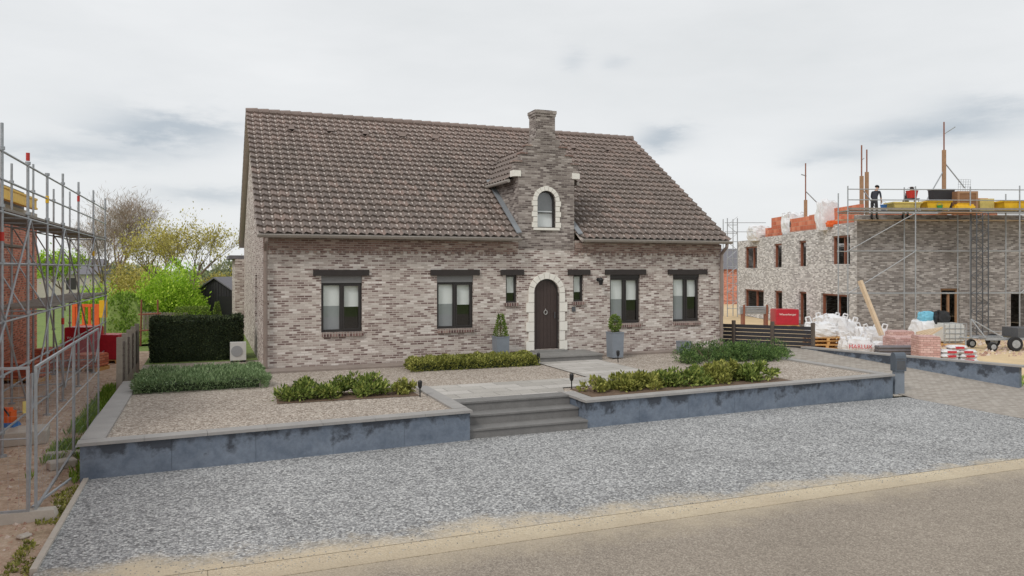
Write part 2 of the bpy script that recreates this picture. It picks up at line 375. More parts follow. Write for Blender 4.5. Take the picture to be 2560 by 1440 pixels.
def box_pts(n,x0,x1,y0,y1,h,wob=.1,fr=1.4,depth=.12,crisp=False):
    out=[]; ax=(x1-x0)*(y1-y0); ay=(x1-x0)*h; az=(y1-y0)*h
    tot=ax+2*ay+2*az
    for i in range(n):
        r=random.random()*tot; x=rnd(x0,x1); y=rnd(y0,y1); z=rnd(0,h); ins=random.random()**1.5*depth
        if r<ax: z=h-ins; d=Vector((0,0,1))
        elif r<ax+ay: y=y0+ins; d=Vector((0,-1,.4))
        elif r<ax+2*ay: y=y1-ins; d=Vector((0,1,.4))
        elif r<ax+2*ay+az: x=x0+ins; d=Vector((-1,0,.4))
        else: x=x1-ins; d=Vector((1,0,.4))
        w=noise.noise(Vector((x*fr,y*fr,z*fr+3)))
        p=Vector((x,y,z)); p+=d*w*wob
        e=min(x-x0,x1-x,y-y0,y1-y)
        if e<.18 and not crisp: p.z*=(1-.25*(1-max(0,e)/.18))
        if p.z<0.01: p.z=.01
        out.append((p,d))
    return out
def pebbles(name,spots,mat,label,cat):
    vs=[];fs=[]
    for x,y,z,r in spots:
        k=len(vs); an=rnd(0,6.28)
        for q in range(4): vs.append((x+r*cos(an+q*pi/2)*rnd(.8,1.3),y+r*sin(an+q*pi/2)*rnd(.8,1.3),z))
        vs.append((x+rnd(-.3,.3)*r,y+rnd(-.3,.3)*r,z+r*rnd(.7,1.2))); fs+=[(k,k+1,k+4),(k+1,k+2,k+4),(k+2,k+3,k+4),(k+3,k,k+4)]
    me=bpy.data.meshes.new(name); me.from_pydata(vs,[],fs); o=link(name,me,mat); tagp(o,label,cat,kind='stuff')
# ---------------------------------------------------------------- ground and setting
def struct(name,bm,mat,label,cat): return solo(name,bm,mat,label,cat,kind='structure')
bm=BM(); face(bm,[(-700,-300,-.7),(900,-300,-.7),(900,900,-.7),(-700,900,-.7)]); struct('ground',bm,'grass','open grassy ground reaching the horizon','ground')
bm=BM(); face(bm,[(-90,-8,-.64),(-1.75,-8,-.64),(-1.75,34,-.64),(-90,34,-.64)]); struct('site_dirt',bm,'dirt','bare brown dirt of the left building site','ground')
bm=BM(); face(bm,[(20.75,9,-.6),(120,9,-.6),(120,70,-.6),(16.4,70,-.6),(16.4,24,-.6),(18.5,20,-.6),(20.75,14,-.6)]); struct('site_sand',bm,'sand','sandy ground of the right building site','ground')
bm=BM(); B(bm,-200,220,-9,8.52,-.9,-.600); struct('road',bm,'asphalt','brown grey asphalt road along the front','road')
bm=BM(); x=-200.
while x<220:
    B(bm,x,x+9.995,8.525,9.05,-.9,-.594); x+=10
struct('kerb',bm,'kerb','sandy concrete kerb band between road and gravel','kerb')
bm=BM(); face(bm,[(-1.75,8.97,-.589),(16.62,8.97,-.589),(16.62,14.3,-.575),(-1.75,14.3,-.575)]); struct('street_gravel',bm,'gravel','grey gravel strip in front of the low wall','gravel')
bm=BM(); face(bm,[(16.62,9.02,-.585),(26,9.02,-.585),(21.5,14,-.58),(16.55,14,-.575)])
face(bm,[(16.55,14,-.575),(21.5,14,-.58),(18.75,20,-.02),(16.45,20,-.02)]); face(bm,[(16.45,20,-.02),(18.75,20,-.02),(18.9,24,-.02),(16.45,24,-.02)])
struct('driveway',bm,'paver','grey paved driveway rising beside the house','driveway')
bm=BM(); face(bm,[(p[0],p[1],-.04) for p in ((-1.7,13.6),(4.6,13.95),(4.6,15.1),(7.3,15.1),(7.3,14.1),(16.25,14.6),(16.25,24),(-1.7,24))]); struct('gravel_bed',bm,'gravel2','beige gravel of the raised front garden','gravel')
bm=BM(); face(bm,[(-1.7,24,-.045),(16.38,24,-.045),(16.38,80,-.045),(-1.7,80,-.045)]); struct('back_lawn',bm,'grass','lawn beside and behind the house','lawn')
bm=BM(); face(bm,[(p[0],p[1],-.018) for p in ((4.68,15.14),(7.3,15.14),(7.55,15.75),(10.85,15.75),(10.85,20.2),(8.85,20.2),(8.85,17.05),(4.68,17.05))]); struct('garden_path',bm,'slab','pale slab path from the steps to the door','path')
bm=BM(); face(bm,[(7.6,14.35,-.03),(13.3,14.68,-.03),(13.2,15.6,-.03),(7.65,15.6,-.03)]); face(bm,[(1.3,16.05,-.03),(4.25,15.95,-.03),(4.2,16.95,-.03),(1.35,17.05,-.03)]); struct('planting_soil',bm,'soil','dark soil of the two shrub beds','soil')
bm=BM(); B(bm,1.3,8.55,20.75,21.48,-.1,.012); B(bm,11.05,16.2,20.95,21.48,-.1,.012); struct('house_apron',bm,'apron','brown concrete strip along the foot of the house','pavement')
# ---------------------------------------------------------------- low garden walls
def yf(x): return 13.45+.056*(x+1.85)
def seg(bm,p,q,th,z0,z1,pl,gap=.004):
    p=Vector((p[0],p[1],0)); q=Vector((q[0],q[1],0)); d=q-p; Ln=d.length; d.normalize(); nn=Vector((-d.y,d.x,0)); k=max(1,round(Ln/pl)); s=Ln/k
    for i in range(k):
        a=p+d*(i*s+gap/2); b=p+d*((i+1)*s-gap/2)
        v=[bm.verts.new(x) for x in (a+Vector((0,0,z0)),b+Vector((0,0,z0)),b+nn*th+Vector((0,0,z0)),a+nn*th+Vector((0,0,z0)),a+Vector((0,0,z1)),b+Vector((0,0,z1)),b+nn*th+Vector((0,0,z1)),a+nn*th+Vector((0,0,z1)))]
        for f in ((3,2,1,0),(4,5,6,7),(0,1,5,4),(1,2,6,5),(2,3,7,6),(3,0,4,7)): bm.faces.new([v[j] for j in f])
def gwall(label,segs,caps,loc):
    t=thing('retaining_wall',label,'garden wall',loc)
    bm=BM()
    for a in segs: seg(bm,*a)
    part('wall_panel',bm,'bluestone',t)
    bm=BM()
    for a in caps: seg(bm,*a)
    part('coping',bm,'coping',t)
gwall('low blue stone garden wall left of the entrance steps',
 [((-1.85,yf(-1.85)),(4.66,yf(4.66)),.2,-.9,-.052,1.3),((-1.85,20.4),(-1.85,13.66),.2,-.9,-.052,1.35),((4.66,14.02),(4.66,15.1),.2,-.9,-.052,1.2)],
 [((-1.89,yf(-1.85)-.04),(4.7,yf(4.66)-.04),.3,-.05,.0,1.,.005),((-1.89,20.4),(-1.89,13.73),.36,-.05,.001,1.,.005),((4.7,14.1),(4.7,17.05),.3,-.05,.001,1.,.005)],(1.4,13.6,-.57))
gwall('low blue stone garden wall right of the entrance steps',
 [((7.24,yf(7.24)),(16.3,yf(16.3)),.2,-.9,-.052,1.3),((16.3,14.66),(16.3,19.8),.2,-.9,-.052,1.3),((7.24,15.1),(7.24,14.18),.2,-.9,-.052,1.)],
 [((7.2,yf(7.24)-.04),(16.34,yf(16.3)-.04),.3,-.05,.0,1.,.005),((16.34,14.73),(16.34,19.8),.3,-.05,.001,1.,.005),((7.2,15.1),(7.2,14.24),.3,-.05,.001,1.,.005)],(11.7,14.2,-.57))
gwall('low blue stone wall on the far side of the driveway',
 [((20.6,14.15),(18.7,20.3),-.2,-.9,.0,1.3)],[((20.63,14.05),(18.7,20.34),-.28,.002,.05,1.,.005)],(19.6,17,-.5))
t=thing('entrance_steps','three dark stone steps through the low garden wall','steps',(5.95,14.4,-.57))
for y0,y1,z in ((13.9,14.32,-.395),(14.32,14.73,-.205),(14.73,15.14,-.012)):
    bm=BM(); B(bm,4.67,7.23,y0,y1,-.8,z-.035); B(bm,4.672,7.228,y0-.025,y1-.002,z-.034,z); part('step',bm,'stepstone',t)
t=thing('door_platform','grey stone platform in front of the arched door','doorstep',(9.8,20.8,0))
bm=BM(); B(bm,8.6,11.0,20.2,21.48,-.1,.1); part('plinth',bm,'stepstone',t)
bm=BM(); B(bm,8.57,11.03,20.17,21.47,.102,.15); B(bm,9.2,10.3,21.1,21.46,.15,.2); part('slab',bm,'plat',t)
# ---------------------------------------------------------------- house
HX0,HX1,HY0,HY1=1.4,16.25,21.5,33.7; EZ=3.6; RY=27.6; RZ=8.1
house=thing('brick_house','long brown brick cottage with tiled roof and stepped dormer gable','house',(8.9,27.6,0))
DX=9.75
def arch(cx,hw,z0,zs,n=12):
    return [(cx-hw,z0),(cx+hw,z0)]+[(cx+hw*cos(pi*i/n),zs+hw*sin(pi*i/n)) for i in range(0,n+1)]
wins=[(2.91,4.04,.93,2.5),(6.23,7.35,.93,2.5),(11.99,13.10,.93,2.5),(14.37,15.41,.93,2.5)]
swins=[(8.40,8.76,1.66,2.5),(10.68,11.03,1.66,2.5)]
def rect(a): return [(a[0],a[2]),(a[1],a[2]),(a[1],a[3]),(a[0],a[3])]
bm=BM()
wallpoly(bm,[(HX0,-.1),(HX1,-.1),(HX1,EZ),(HX0,EZ)],[rect(w) for w in wins+swins]+[arch(DX,.435,.2,1.95)],(0,HY0,0),(1,0,0),(0,1,0),.2)
gab=[(HY0,-.1),(HY1,-.1),(HY1,EZ),(RY,RZ-.02),(HY0,EZ)]
wallpoly(bm,gab,[[(25.2,4.3),(26.2,4.3),(26.2,5.7),(25.2,5.7)],[(24.6,1.0),(25.6,1.0),(25.6,2.5),(24.6,2.5)]],(HX0,0,0),(0,1,0),(1,0,0),.2)
wallpoly(bm,gab,[],(HX1,0,0),(0,1,0),(-1,0,0))
wallpoly(bm,[(HX0,-.1),(HX1,-.1),(HX1,EZ),(HX0,EZ)],[],(0,HY1,0),(1,0,0),(0,-1,0))
part('wall',bm,'brick',house)
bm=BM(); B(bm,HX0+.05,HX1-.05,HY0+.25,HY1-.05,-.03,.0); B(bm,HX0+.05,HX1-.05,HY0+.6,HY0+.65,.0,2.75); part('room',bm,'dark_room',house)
bm=BM(); B(bm,1.05,6.5,HY1+.01,38,-.1,3.1); part('rear_annex',bm,'brick',house)
bm=BM(); B(bm,.8,6.7,HY1+.02,38.2,3.1,3.25); part('annex_roof',bm,'roofgrey',house)
bm=BM()
for xa,xb in ((HX0-.02,8.78),(10.72,HX1+.02)):
    for z0,z1,o in ((3.2,3.275,.02),(3.275,3.35,.045),(3.35,3.52,.07)): B(bm,xa,xb,HY0-o,HY0-.002,z0,z1)
    x=xa
    while x<xb-.1: B(bm,x,x+.1,HY0-.04,HY0-.003,3.125,3.199); x+=.22
part('cornice',bm,'brick_cornice',house)
# roof
TW,TC=.245,.335
def tiles(bm,org,ud,sd,nrm,W,Ls,skip=None,segn=8,uv0=0):
    uvl=bm.loops.layers.uv.verify(); org=Vector(org);ud=Vector(ud);sd=Vector(sd).normalized();nrm=Vector(nrm).normalized()
    nc=int(W/TW*segn); nk=int(math.ceil(Ls/TC))
    def prof(p):
        p%=1.; return .043*(sin(2*pi*p)*.75+.35*sin(4*pi*p+.6))
    rows=[]
    for k in range(nk):
        s0=k*TC; s1=min(Ls,(k+1)*TC); rows+=[(s0,.068,k),(s1,.006,k)]
    prev=None
    for s,h,k in rows:
        cur=[]
        for i in range(nc+1):
            u=W*i/nc; jit=.008*noise.noise(Vector((int(u/TW)*3.1,k*2.7,1)))
            cur.append((bm.verts.new(org+ud*u+sd*s+nrm*(h+prof(u/TW)+jit)),u,s))
        if prev:
            for i in range(nc):
                cx=(cur[i][0].co+cur[i+1][0].co+prev[i][0].co)/3
                if skip and skip(cx): continue
                f=bm.faces.new((prev[i][0],prev[i+1][0],cur[i+1][0],cur[i][0]))
                for l in f.loops: l[uvl].uv=((cur[i][1]+.5*W/nc)/TW+uv0,k+.5)
        prev=cur
EY=21.13; RX0,RX1=1.2,16.42
sl=Vector((0,RY-EY,RZ-3.62)); 
bm=BM(); tiles(bm,(RX0,EY,3.62),(1,0,0),sl,(0,-sl.z,sl.y),RX1-RX0,sl.length,lambda c:8.8<c.x<10.7 and c.y<23.55 or 8.72<c.x<10.78 and c.y<21.5)
slb=Vector((0,-(RY-EY),RZ-3.62)); tiles(bm,(RX1,2*RY-EY,3.62),(-1,0,0),slb,(0,sl.z,sl.y),RX1-RX0,sl.length,None,4,300)
roof=part('roof',bm,'tile',house,uv=False)
bm=BM()
k=(RZ-3.62)/(RY-EY)
for xa,xb,ys in ((RX0+.015,8.75,EY+.02),(8.75,10.75,23.3),(10.75,RX1-.015,EY+.02)):
    z=lambda y:3.605+k*(y-EY)
    pts=[(xa,ys,z(ys)),(xa,RY,z(RY)),(xa,2*RY-EY,z(EY)),(xa,2*RY-EY,z(EY)-.04),(xa,RY,z(RY)-.05),(xa,ys,z(ys)-.04)]
    extr(bm,pts[::-1],(xb-xa,0,0))
part('roof_deck',bm,'verge',roof)
bm=BM(); n=int((RX1-RX0)/.36)
for i in range(n):
    xa=RX0+(RX1-RX0)*i/n; xb=RX0+(RX1-RX0)*(i+1)/n+.03
    T(bm,(xa,RY,RZ+.0),(xb,RY,RZ+.015),.115,.13,10)
part('ridge_tiles',bm,'tile',roof)
for x,s in ((2.6,6.6),(3.9,6.65),(5.1,6.6),(6.4,6.6),(7.6,6.6),(11.6,6.6),(13.1,6.55),(14.7,6.6),(16,6.6)):
    p=Vector((x,EY,3.62))+sl.normalized()*s; bm=BM(); TP(bm,p+Vector((0,-.05,0)),(.11,.13),(.06,.05),.16); part('vent_tile',bm,'tile',roof)
for xa,xb in ((RX0,8.74),(10.78,RX1)):
    bm=BM(); ring=[(EY-.02+.075*cos(a),3.6+.075*sin(a)) for a in [pi+pi*i/8 for i in range(9)]]
    A=[bm.verts.new((xa,y-.03,z)) for y,z in ring]; C=[bm.verts.new((xb,y-.03,z)) for y,z in ring]
    for i in range(8): bm.faces.new((A[i],A[i+1],C[i+1],C[i]))
    bm.faces.new(A); bm.faces.new(C[::-1])
    T(bm,(xa,EY-.125,3.605),(xb,EY-.125,3.605),.014)
    part('gutter',bm,'gutter',roof)
for x,yy in ((1.43,21.35),(16.24,21.35)):
    bm=BM(); chain(bm,[(x,EY-.04,3.53),(x,EY-.03,3.42),(x,yy+.04,3.2),(x,yy+.04,.0)],.055,8)
    for z in (.6,1.8,2.9): T(bm,(x,yy+.04,z),(x,yy+.04,z+.05),.07,n=8)
    part('downpipe',bm,'pipe',house)
# dormer
bm=BM(); YD=HY0-.02
outer=[(8.8,3.3),(10.7,3.3),(10.7,5.5),(10.84,5.55),(10.84,5.96),(10.62,5.96),(10.62,6.22),(10.42,6.22),(10.42,6.47),(10.2,6.47),(10.2,6.72),(9.24,6.72),(9.24,6.47),(9.06,6.47),(9.06,6.22),(8.88,6.22),(8.88,5.96),(8.66,5.96),(8.66,5.55),(8.8,5.5)]
AX,AW=9.73,.315
wallpoly(bm,outer,[arch(AX,AW,3.97,4.8)],(0,YD,0),(1,0,0),(0,1,0),.2)
for i in range(2,len(outer)-1):
    a=outer[i]; b=outer[(i+1)%len(outer)]
    face(bm,[(b[0],YD,b[1]),(a[0],YD,a[1]),(a[0],YD+.26,a[1]),(b[0],YD+.26,b[1])])
wallpoly(bm,[p for p in outer if p[1]>5.4],[],(0,YD+.26,0),(1,0,0),(0,-1,0))
for x in (8.8,10.7): face(bm,[(x,YD,3.3),(x,YD+.4,3.5),(x,24.1,5.52),(x,YD,5.5)])
dorm=part('dormer',bm,'brick_gable',house)
bm=BM()
for sg in (1,-1):
    d=Vector((sg*1.17,0,1.2))
    tiles(bm,(DX-sg*1.17,YD+.27,5.42),(0,1,0),d,(-sg*1.2,0,1.17),4.4,d.length,lambda c:c.z<3.62+k*(c.y-EY)-.08)
part('dormer_roof',bm,'tile',dorm,uv=False)
for x in (8.56,10.94):
    bm=BM(); T(bm,(x,YD+.2,5.4),(x,23.7,5.4),.055,n=8); part('dormer_gutter',bm,'gutter',dorm)
for xa,xb in ((8.64,8.795),(10.705,10.86)):
    bm=BM(); z=lambda y:3.62+k*(y-EY)+.12
    extr(bm,[(xa,21.2,z(21.2)),(xb,21.2,z(21.2)+.03),(xb,23.9,z(23.9)+.03),(xa,23.9,z(23.9))],(0,0,-.03)); part('flashing',bm,'lead',dorm)
for xa,xb in ((8.62,8.88),(10.62,10.88)):
    bm=BM(); B(bm,xa,xb,YD-.03,YD+.24,5.52,5.7); part('corbel_stone',bm,'stone',dorm)
for xa,xb,z in ((8.63,8.93,5.96),(10.57,10.87,5.96),(8.85,9.1,6.22),(10.38,10.65,6.22),(9.03,9.28,6.47),(10.16,10.45,6.47)):
    bm=BM(); B(bm,xa,xb,YD-.03,YD+.29,z+.002,z+.045); part('step_coping',bm,'brick_cornice',dorm)
bm=BM(); B(bm,9.38,10.03,YD-.012,YD+.52,6.3,7.42); B(bm,9.36,10.05,YD-.03,YD+.54,7.422,7.5); B(bm,9.34,10.07,YD-.05,YD+.56,7.502,7.6); B(bm,9.36,10.05,YD-.03,YD+.54,6.74,6.8)
ch=part('chimney',bm,'brick_gable',house)
bm=BM(); B(bm,9.45,9.96,YD+.06,YD+.46,7.602,7.63); part('chimney_cap',bm,'darkwood',ch)
def surround(cx,hw,z0,zs,w,y,nv,blocks,jw):
    bm=BM()
    for i in range(nv):
        a0=pi*i/nv+.015; a1=pi*(i+1)/nv-.015; ro=hw+w*(1.0 if i!=nv//2 else 1.1)
        pts=[]
        for a,r in ((a0,hw),(a0,ro),((a0+a1)/2,ro*1.005),(a1,ro),(a1,hw),((a0+a1)/2,hw)): pts.append((cx+r*cos(a),y-.045,zs+r*sin(a)))
        extr(bm,pts,(0,.09,0))
    hh=(zs-z0)/blocks
    for i in range(blocks):
        for s in (-1,1):
            o=jw if i%2==0 else w
            xa,xb=sorted((cx+s*hw,cx+s*(hw+o)))
            B(bm,xa,xb,y-.055,y+.05,z0+i*hh+.007,z0+(i+1)*hh-.007)
    return bm
part('stone_surround',surround(DX,.435,.17,1.95,.18,HY0,9,6,.26),'stone',house)
bm=surround(AX,AW,3.97,4.8,.13,YD,9,5,.17); B(bm,AX-.44,AX+.44,YD-.06,YD+.1,3.89,3.965); part('stone_surround',bm,'stone',dorm)
def sheet(bm,pts,y,d=.04): extr(bm,[(a,y,b) for a,b in pts],(0,d,0))
bm=BM(); sheet(bm,arch(DX,.4,.2,1.95),HY0+.1,.05)
for i in range(7):
    x=DX-.36+.12*i; zt=1.95+sqrt(max(0,.385**2-(x-DX)**2)); B(bm,x-.057,x+.057,HY0+.09,HY0+.099,.24,zt)
door=part('door',bm,'doorwood',house)
def ringframe(bm,cx,hw,w,z0,zs,y,d,n=14):
    o=arch(cx,hw,z0,zs,n); i=[(cx-hw+w,z0),(cx+hw-w,z0)]+[(cx+(hw-w)*cos(pi*j/n),zs+(hw-w)*sin(pi*j/n)) for j in range(n+1)]
    k=len(o)
    for j in range(1,k):
        a,b=o[j],o[(j+1)%k]; c,e=i[(j+1)%k],i[j]
        extr(bm,[(a[0],y,a[1]),(b[0],y,b[1]),(c[0],y,c[1]),(e[0],y,e[1])],(0,d,0))
bm=BM(); ringframe(bm,DX,.434,.05,.2,1.95,HY0+.07,.08); part('door_frame',bm,'frame',door)
bm=BM()
for i in range(14):
    a=2*pi*i/14; b=2*pi*(i+1)/14; T(bm,(DX+.055*cos(a),HY0+.065,1.34+.065*sin(a)),(DX+.055*cos(b),HY0+.065,1.34+.065*sin(b)),.016,n=6)
T(bm,(DX,HY0+.06,1.4),(DX,HY0+.092,1.45),.012); part('wreath',bm,'coping',door)
bm=BM(); T(bm,(DX+.31,HY0+.05,1.15),(DX+.31,HY0+.05,1.35),.014); T(bm,(DX+.31,HY0+.05,1.2),(DX+.31,HY0+.09,1.2),.012); part('handle',bm,'darksteel',door)
# windows
def rframe(bm,x0,x1,z0,z1,w,y,d):
    B(bm,x0,x1,y,y+d,z0,z0+w); B(bm,x0,x1,y,y+d,z1-w,z1); B(bm,x0,x0+w,y,y+d,z0+w,z1-w); B(bm,x1-w,x1,y,y+d,z0+w,z1-w)
def pane(bm,x0,x1,y,z0,z1): face(bm,[(x0,y,z0),(x1,y,z0),(x1,y,z1),(x0,y,z1)])
for i,(x0,x1,z0,z1) in enumerate(wins):
    bm=BM(); y=HY0+.07; zt=z1-.2 if i<2 else z1-.1; xm=x0+(x1-x0)*.5
    rframe(bm,x0+.003,x1-.003,z0+.003,zt,.045,y,.1); B(bm,xm-.03,xm+.03,y+.001,y+.099,z0+.05,zt-.047)
    w=part('window',bm,'frame',house)
    bm=BM(); rframe(bm,xm+.032,x1-.05,z0+.05,zt-.047,.04,y-.015,.06); part('sash',bm,'frame',w)
    bm=BM(); rframe(bm,x0+.05,xm-.032,z0+.05,zt-.047,.02,y+.01,.06); part('sash',bm,'frame',w)
    bm=BM(); B(bm,x0+.003,x1-.003,HY0+.03,HY0+.16,zt+.002,z1-.003); part('shutter_box',bm,'shutter' if i<2 else 'frame',w)
    bm=BM(); pane(bm,x0+.05,x1-.05,y+.035,z0+.05,zt-.05); part('pane',bm,'glass',w)
    zb=zt-(zt-z0)*(.47 if i<3 else .42)
    bm=BM(); pane(bm,x0+.05,xm-.03,y+.085,zb,zt-.04); part('blind',bm,'blind',w)
    bm=BM(); pane(bm,xm+.03,x1-.05,y+.085,zb-.03,zt-.04); part('blind',bm,'blind',w)
    bm=BM(); pane(bm,x0+.05,xm-.03,y+.07,z0+.05,zb); part('insect_screen',bm,'screen',w)
    bm=BM(); B(bm,x0+.02,x1+.03,HY0-.06,HY0+.065,z0-.12,z0-.004); part('sill',bm,'brick_sill',w)
for i,(x0,x1,z0,z1) in enumerate(swins):
    bm=BM(); y=HY0+.07; rframe(bm,x0+.003,x1-.003,z0+.003,z1-.003,.05,y,.1); w=part('window',bm,'frame',house)
    bm=BM(); pane(bm,x0+.05,x1-.05,y+.05,z0+.05,z1-.05); part('pane',bm,'glass',w)
    bm=BM(); pane(bm,x0+.05,x1-.05,y+.085,z0+.3,z1-.05); part('blind',bm,'blind',w)
    bm=BM(); B(bm,x0-.04,x1+.04,HY0-.06,HY0+.065,z0-.1,z0-.004); part('sill',bm,'brick_sill',w)
for xa,xb in ((2.69,4.23),(6.03,7.54),(8.22,8.97),(10.48,11.25),(11.8,13.3),(14.16,15.7)):
    bm=BM(); B(bm,xa,xb,HY0-.07,HY0+.06,2.502,2.67); part('lintel',bm,'darkwood',house)
bm=BM(); ringframe(bm,AX,AW-.001,.045,3.97,4.8,YD+.07,.07); B(bm,AX-.27,AX+.27,YD+.071,YD+.139,4.42,4.45)
w=part('window',bm,'frame',dorm)
bm=BM(); face(bm,[(a,YD+.11,b) for a,b in arch(AX,.27,4.0,4.8)]); part('pane',bm,'glass',dorm)
bm=BM(); pane(bm,AX-.27,AX+.27,YD+.16,4.0,4.5); part('blind',bm,'blind',dorm)
bm=BM(); face(bm,[(a,YD+.19,b) for a,b in arch(AX,.29,4.5,4.8)]); part('sky_reflection_panel',bm,'shutter',dorm)  # grey panel standing in for sky reflected in the upper glass
for ya,yb,z0,z1 in ((25.2,26.2,4.3,5.7),(24.6,25.6,1.,2.5)):
    bm=BM(); rf=lambda a,b,c,d:B(bm,HX0+.06,HX0+.14,a,b,c,d)
    rf(ya,yb,z0,z0+.06); rf(ya,yb,z1-.06,z1); rf(ya,ya+.06,z0+.06,z1-.06); rf(yb-.06,yb,z0+.06,z1-.06); w=part('window',bm,'frame',house)
    bm=BM(); face(bm,[(HX0+.1,yb-.06,z0+.06),(HX0+.1,ya+.06,z0+.06),(HX0+.1,ya+.06,z1-.06),(HX0+.1,yb-.06,z1-.06)]); part('pane',bm,'glass',w)
bm=BM(); T(bm,(11.55,HY0,2.35),(11.55,HY0-.03,2.35),.06,n=10); T(bm,(11.55,HY0-.03,2.35),(11.55,HY0-.2,2.4),.015); lathe(bm,[(.03,.14),(.09,.06),(.07,0),(.05,-.1)],(11.55,HY0-.2,2.28),10); part('wall_lamp',bm,'black',house)
bm=BM(); B(bm,10.62,10.74,HY0-.03,HY0-.002,1.35,1.5); part('doorbell_plate',bm,'darksteel',house)
# ---------------------------------------------------------------- planting
def shrub(name,label,loc,rx,ry,h,n,leaf,mat,group=None,nl=14,seed=1,cat='shrub',wid=.45,**kw):
    t=thing(name,label,cat,loc,0,group)
    bm=BM(); R=random.Random(seed)
    for i in range(7):
        a=R.uniform(0,6.28); q=R.uniform(.2,.7); T(bm,(rx*q*.1*cos(a),ry*q*.1*sin(a),-.05),(rx*q*cos(a),ry*q*sin(a),h*R.uniform(.5,.85)),.012,.005,5)
    part('stem',bm,'bark',t,local=True)
    leafcloud('foliage',dome_pts(n,rx,ry,h,nl,seed,**kw),leaf,mat,t,wid); return t
t=thing('lavender_bed','low grey green lavender hedge in the left gravel','lavender',(-.15,19.5,-.04))
leafcloud('foliage',box_pts(13000,-1.35,1.4,-1.1,1.05,.32,.14,2.6,.14),.085,'lf_lav',t,.25,.7)
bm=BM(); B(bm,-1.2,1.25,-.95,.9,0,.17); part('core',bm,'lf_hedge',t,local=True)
t=thing('low_hedge','low olive green hedge strip below the second window','hedge',(6.9,20.05,-.04))
leafcloud('foliage',box_pts(12000,-1.85,1.82,-.4,.4,.33,.1,3,.14),.06,'lf_olive',t,.5)
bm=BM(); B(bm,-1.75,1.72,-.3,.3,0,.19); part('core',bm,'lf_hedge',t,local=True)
g='low shrubs in the left soil bed'
kw=dict(r0=.15,r1=.27,spike=.22,inner=.4)
shrub('bed_shrub','rounded low shrub at the left end of the left bed',(1.95,16.55,-.04),.74,.48,.45,3000,.085,'lf_mid',g,26,3,**kw)
shrub('bed_shrub','rounded low shrub in the middle of the left bed',(3.0,16.55,-.04),.76,.48,.5,3000,.085,'lf_mid',g,26,4,**kw)
shrub('bed_shrub','small separate shrub at the right end of the left bed',(3.98,16.4,-.04),.3,.28,.34,900,.075,'lf_olive',g,10,5,**kw)
g='low shrubs behind the right garden wall'
shrub('bed_shrub','small thin shrub nearest the steps in the right bed',(7.95,15.0,-.04),.36,.3,.45,550,.085,'lf_olive',g,9,6,**kw)
shrub('bed_shrub','broad yellow green shrub at left of the right bed',(9.1,15.05,-.04),.8,.45,.46,2900,.095,'lf_olive',g,26,7,**kw)
shrub('bed_shrub','spiky green shrub in the middle of the right bed',(10.4,15.1,-.04),.9,.45,.5,3200,.095,'lf_mid',g,28,8,**kw)
shrub('bed_shrub','taller pale tipped shrub second from right of the right bed',(11.5,15.2,-.04),.7,.45,.62,2900,.095,'lf_olive',g,25,9,**kw)
shrub('bed_shrub','spreading green shrub at the right end of the right bed',(12.5,15.2,-.04),.72,.45,.48,2800,.095,'lf_mid',g,25,10,**kw)
g='dark yews in the gravel'
kw=dict(r0=.18,r1=.34,spike=.08)
shrub('yew_shrub','dense dark yew mound left of its pair by the driveway',(13.75,18.6,-.04),1.2,.75,.66,9500,.075,'lf_yew',g,34,11,wid=.3,**kw)
shrub('yew_shrub','dense dark yew mound nearest the driveway',(15.5,18.6,-.04),1.15,.75,.64,9500,.075,'lf_yew',g,34,12,wid=.3,**kw)
t=thing('clipped_hedge','tall dark clipped hedge between side fence and house','hedge',(-.25,24.9,-.04))
leafcloud('foliage',box_pts(19000,-1.3,1.2,-.55,.55,1.27,.07,2.2,.1,True),.06,'lf_hedge',t,.6)
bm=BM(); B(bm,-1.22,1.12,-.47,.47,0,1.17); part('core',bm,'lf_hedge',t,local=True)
def planter(label,x,y,w,h,plant,seed):
    t=thing('planter',label,'planter',(x,y,0)); bm=BM(); a=w/2
    TP(bm,(0,0,0),(a*.92,a*.92),(a,a),h); B(bm,-a-.01,-a+.03,-a-.01,a+.01,h,h+.03); B(bm,a-.03,a+.01,-a-.01,a+.01,h,h+.03); B(bm,-a+.03,a-.03,-a-.01,-a+.03,h,h+.03); B(bm,-a+.03,a-.03,a-.03,a+.01,h,h+.03)
    part('pot',bm,'planter',t,local=True)
    bm=BM(); B(bm,-a+.03,a-.03,-a+.03,a-.03,h+.001,h+.015); part('potting_soil',bm,'soil',t,local=True)
    if plant:
        s=thing('box_plant',plant[0],'plant',(x,y,h+.015)); bm=BM(); T(bm,(0,0,-.02),(0,0,plant[2]*.6),.015); part('stem',bm,'bark',s,local=True)
        pts=[]
        for i in range(1500):
            d=rvec(); q=rnd(.6,1.03)
            if plant[1]=='cone':
                z=random.random()**1.15; r=(.2*(1-z*.7))*rnd(.6,1.15); an=rnd(0,6.28); pts.append((Vector((r*cos(an),r*sin(an),.02+z*plant[2])),Vector((cos(an),sin(an),.6))))
            else: pts.append((Vector((d.x*.19*q,d.y*.19*q,plant[2]*.52+d.z*plant[2]*.48*q)),d))
        leafcloud('foliage',pts,.05,'lf_box',s,.5)
planter('grey square planter left of the arched door',8.02,20.95,.4,.68,('cone shaped box plant in the left planter','cone',.64),1)
planter('tall grey square planter right of the arched door',11.55,20.4,.4,.74,('oval box plant in the tall right planter','ball',.54),2)
planter('small empty grey planter beside the dark yews',14.1,20.5,.34,.36,None,3)
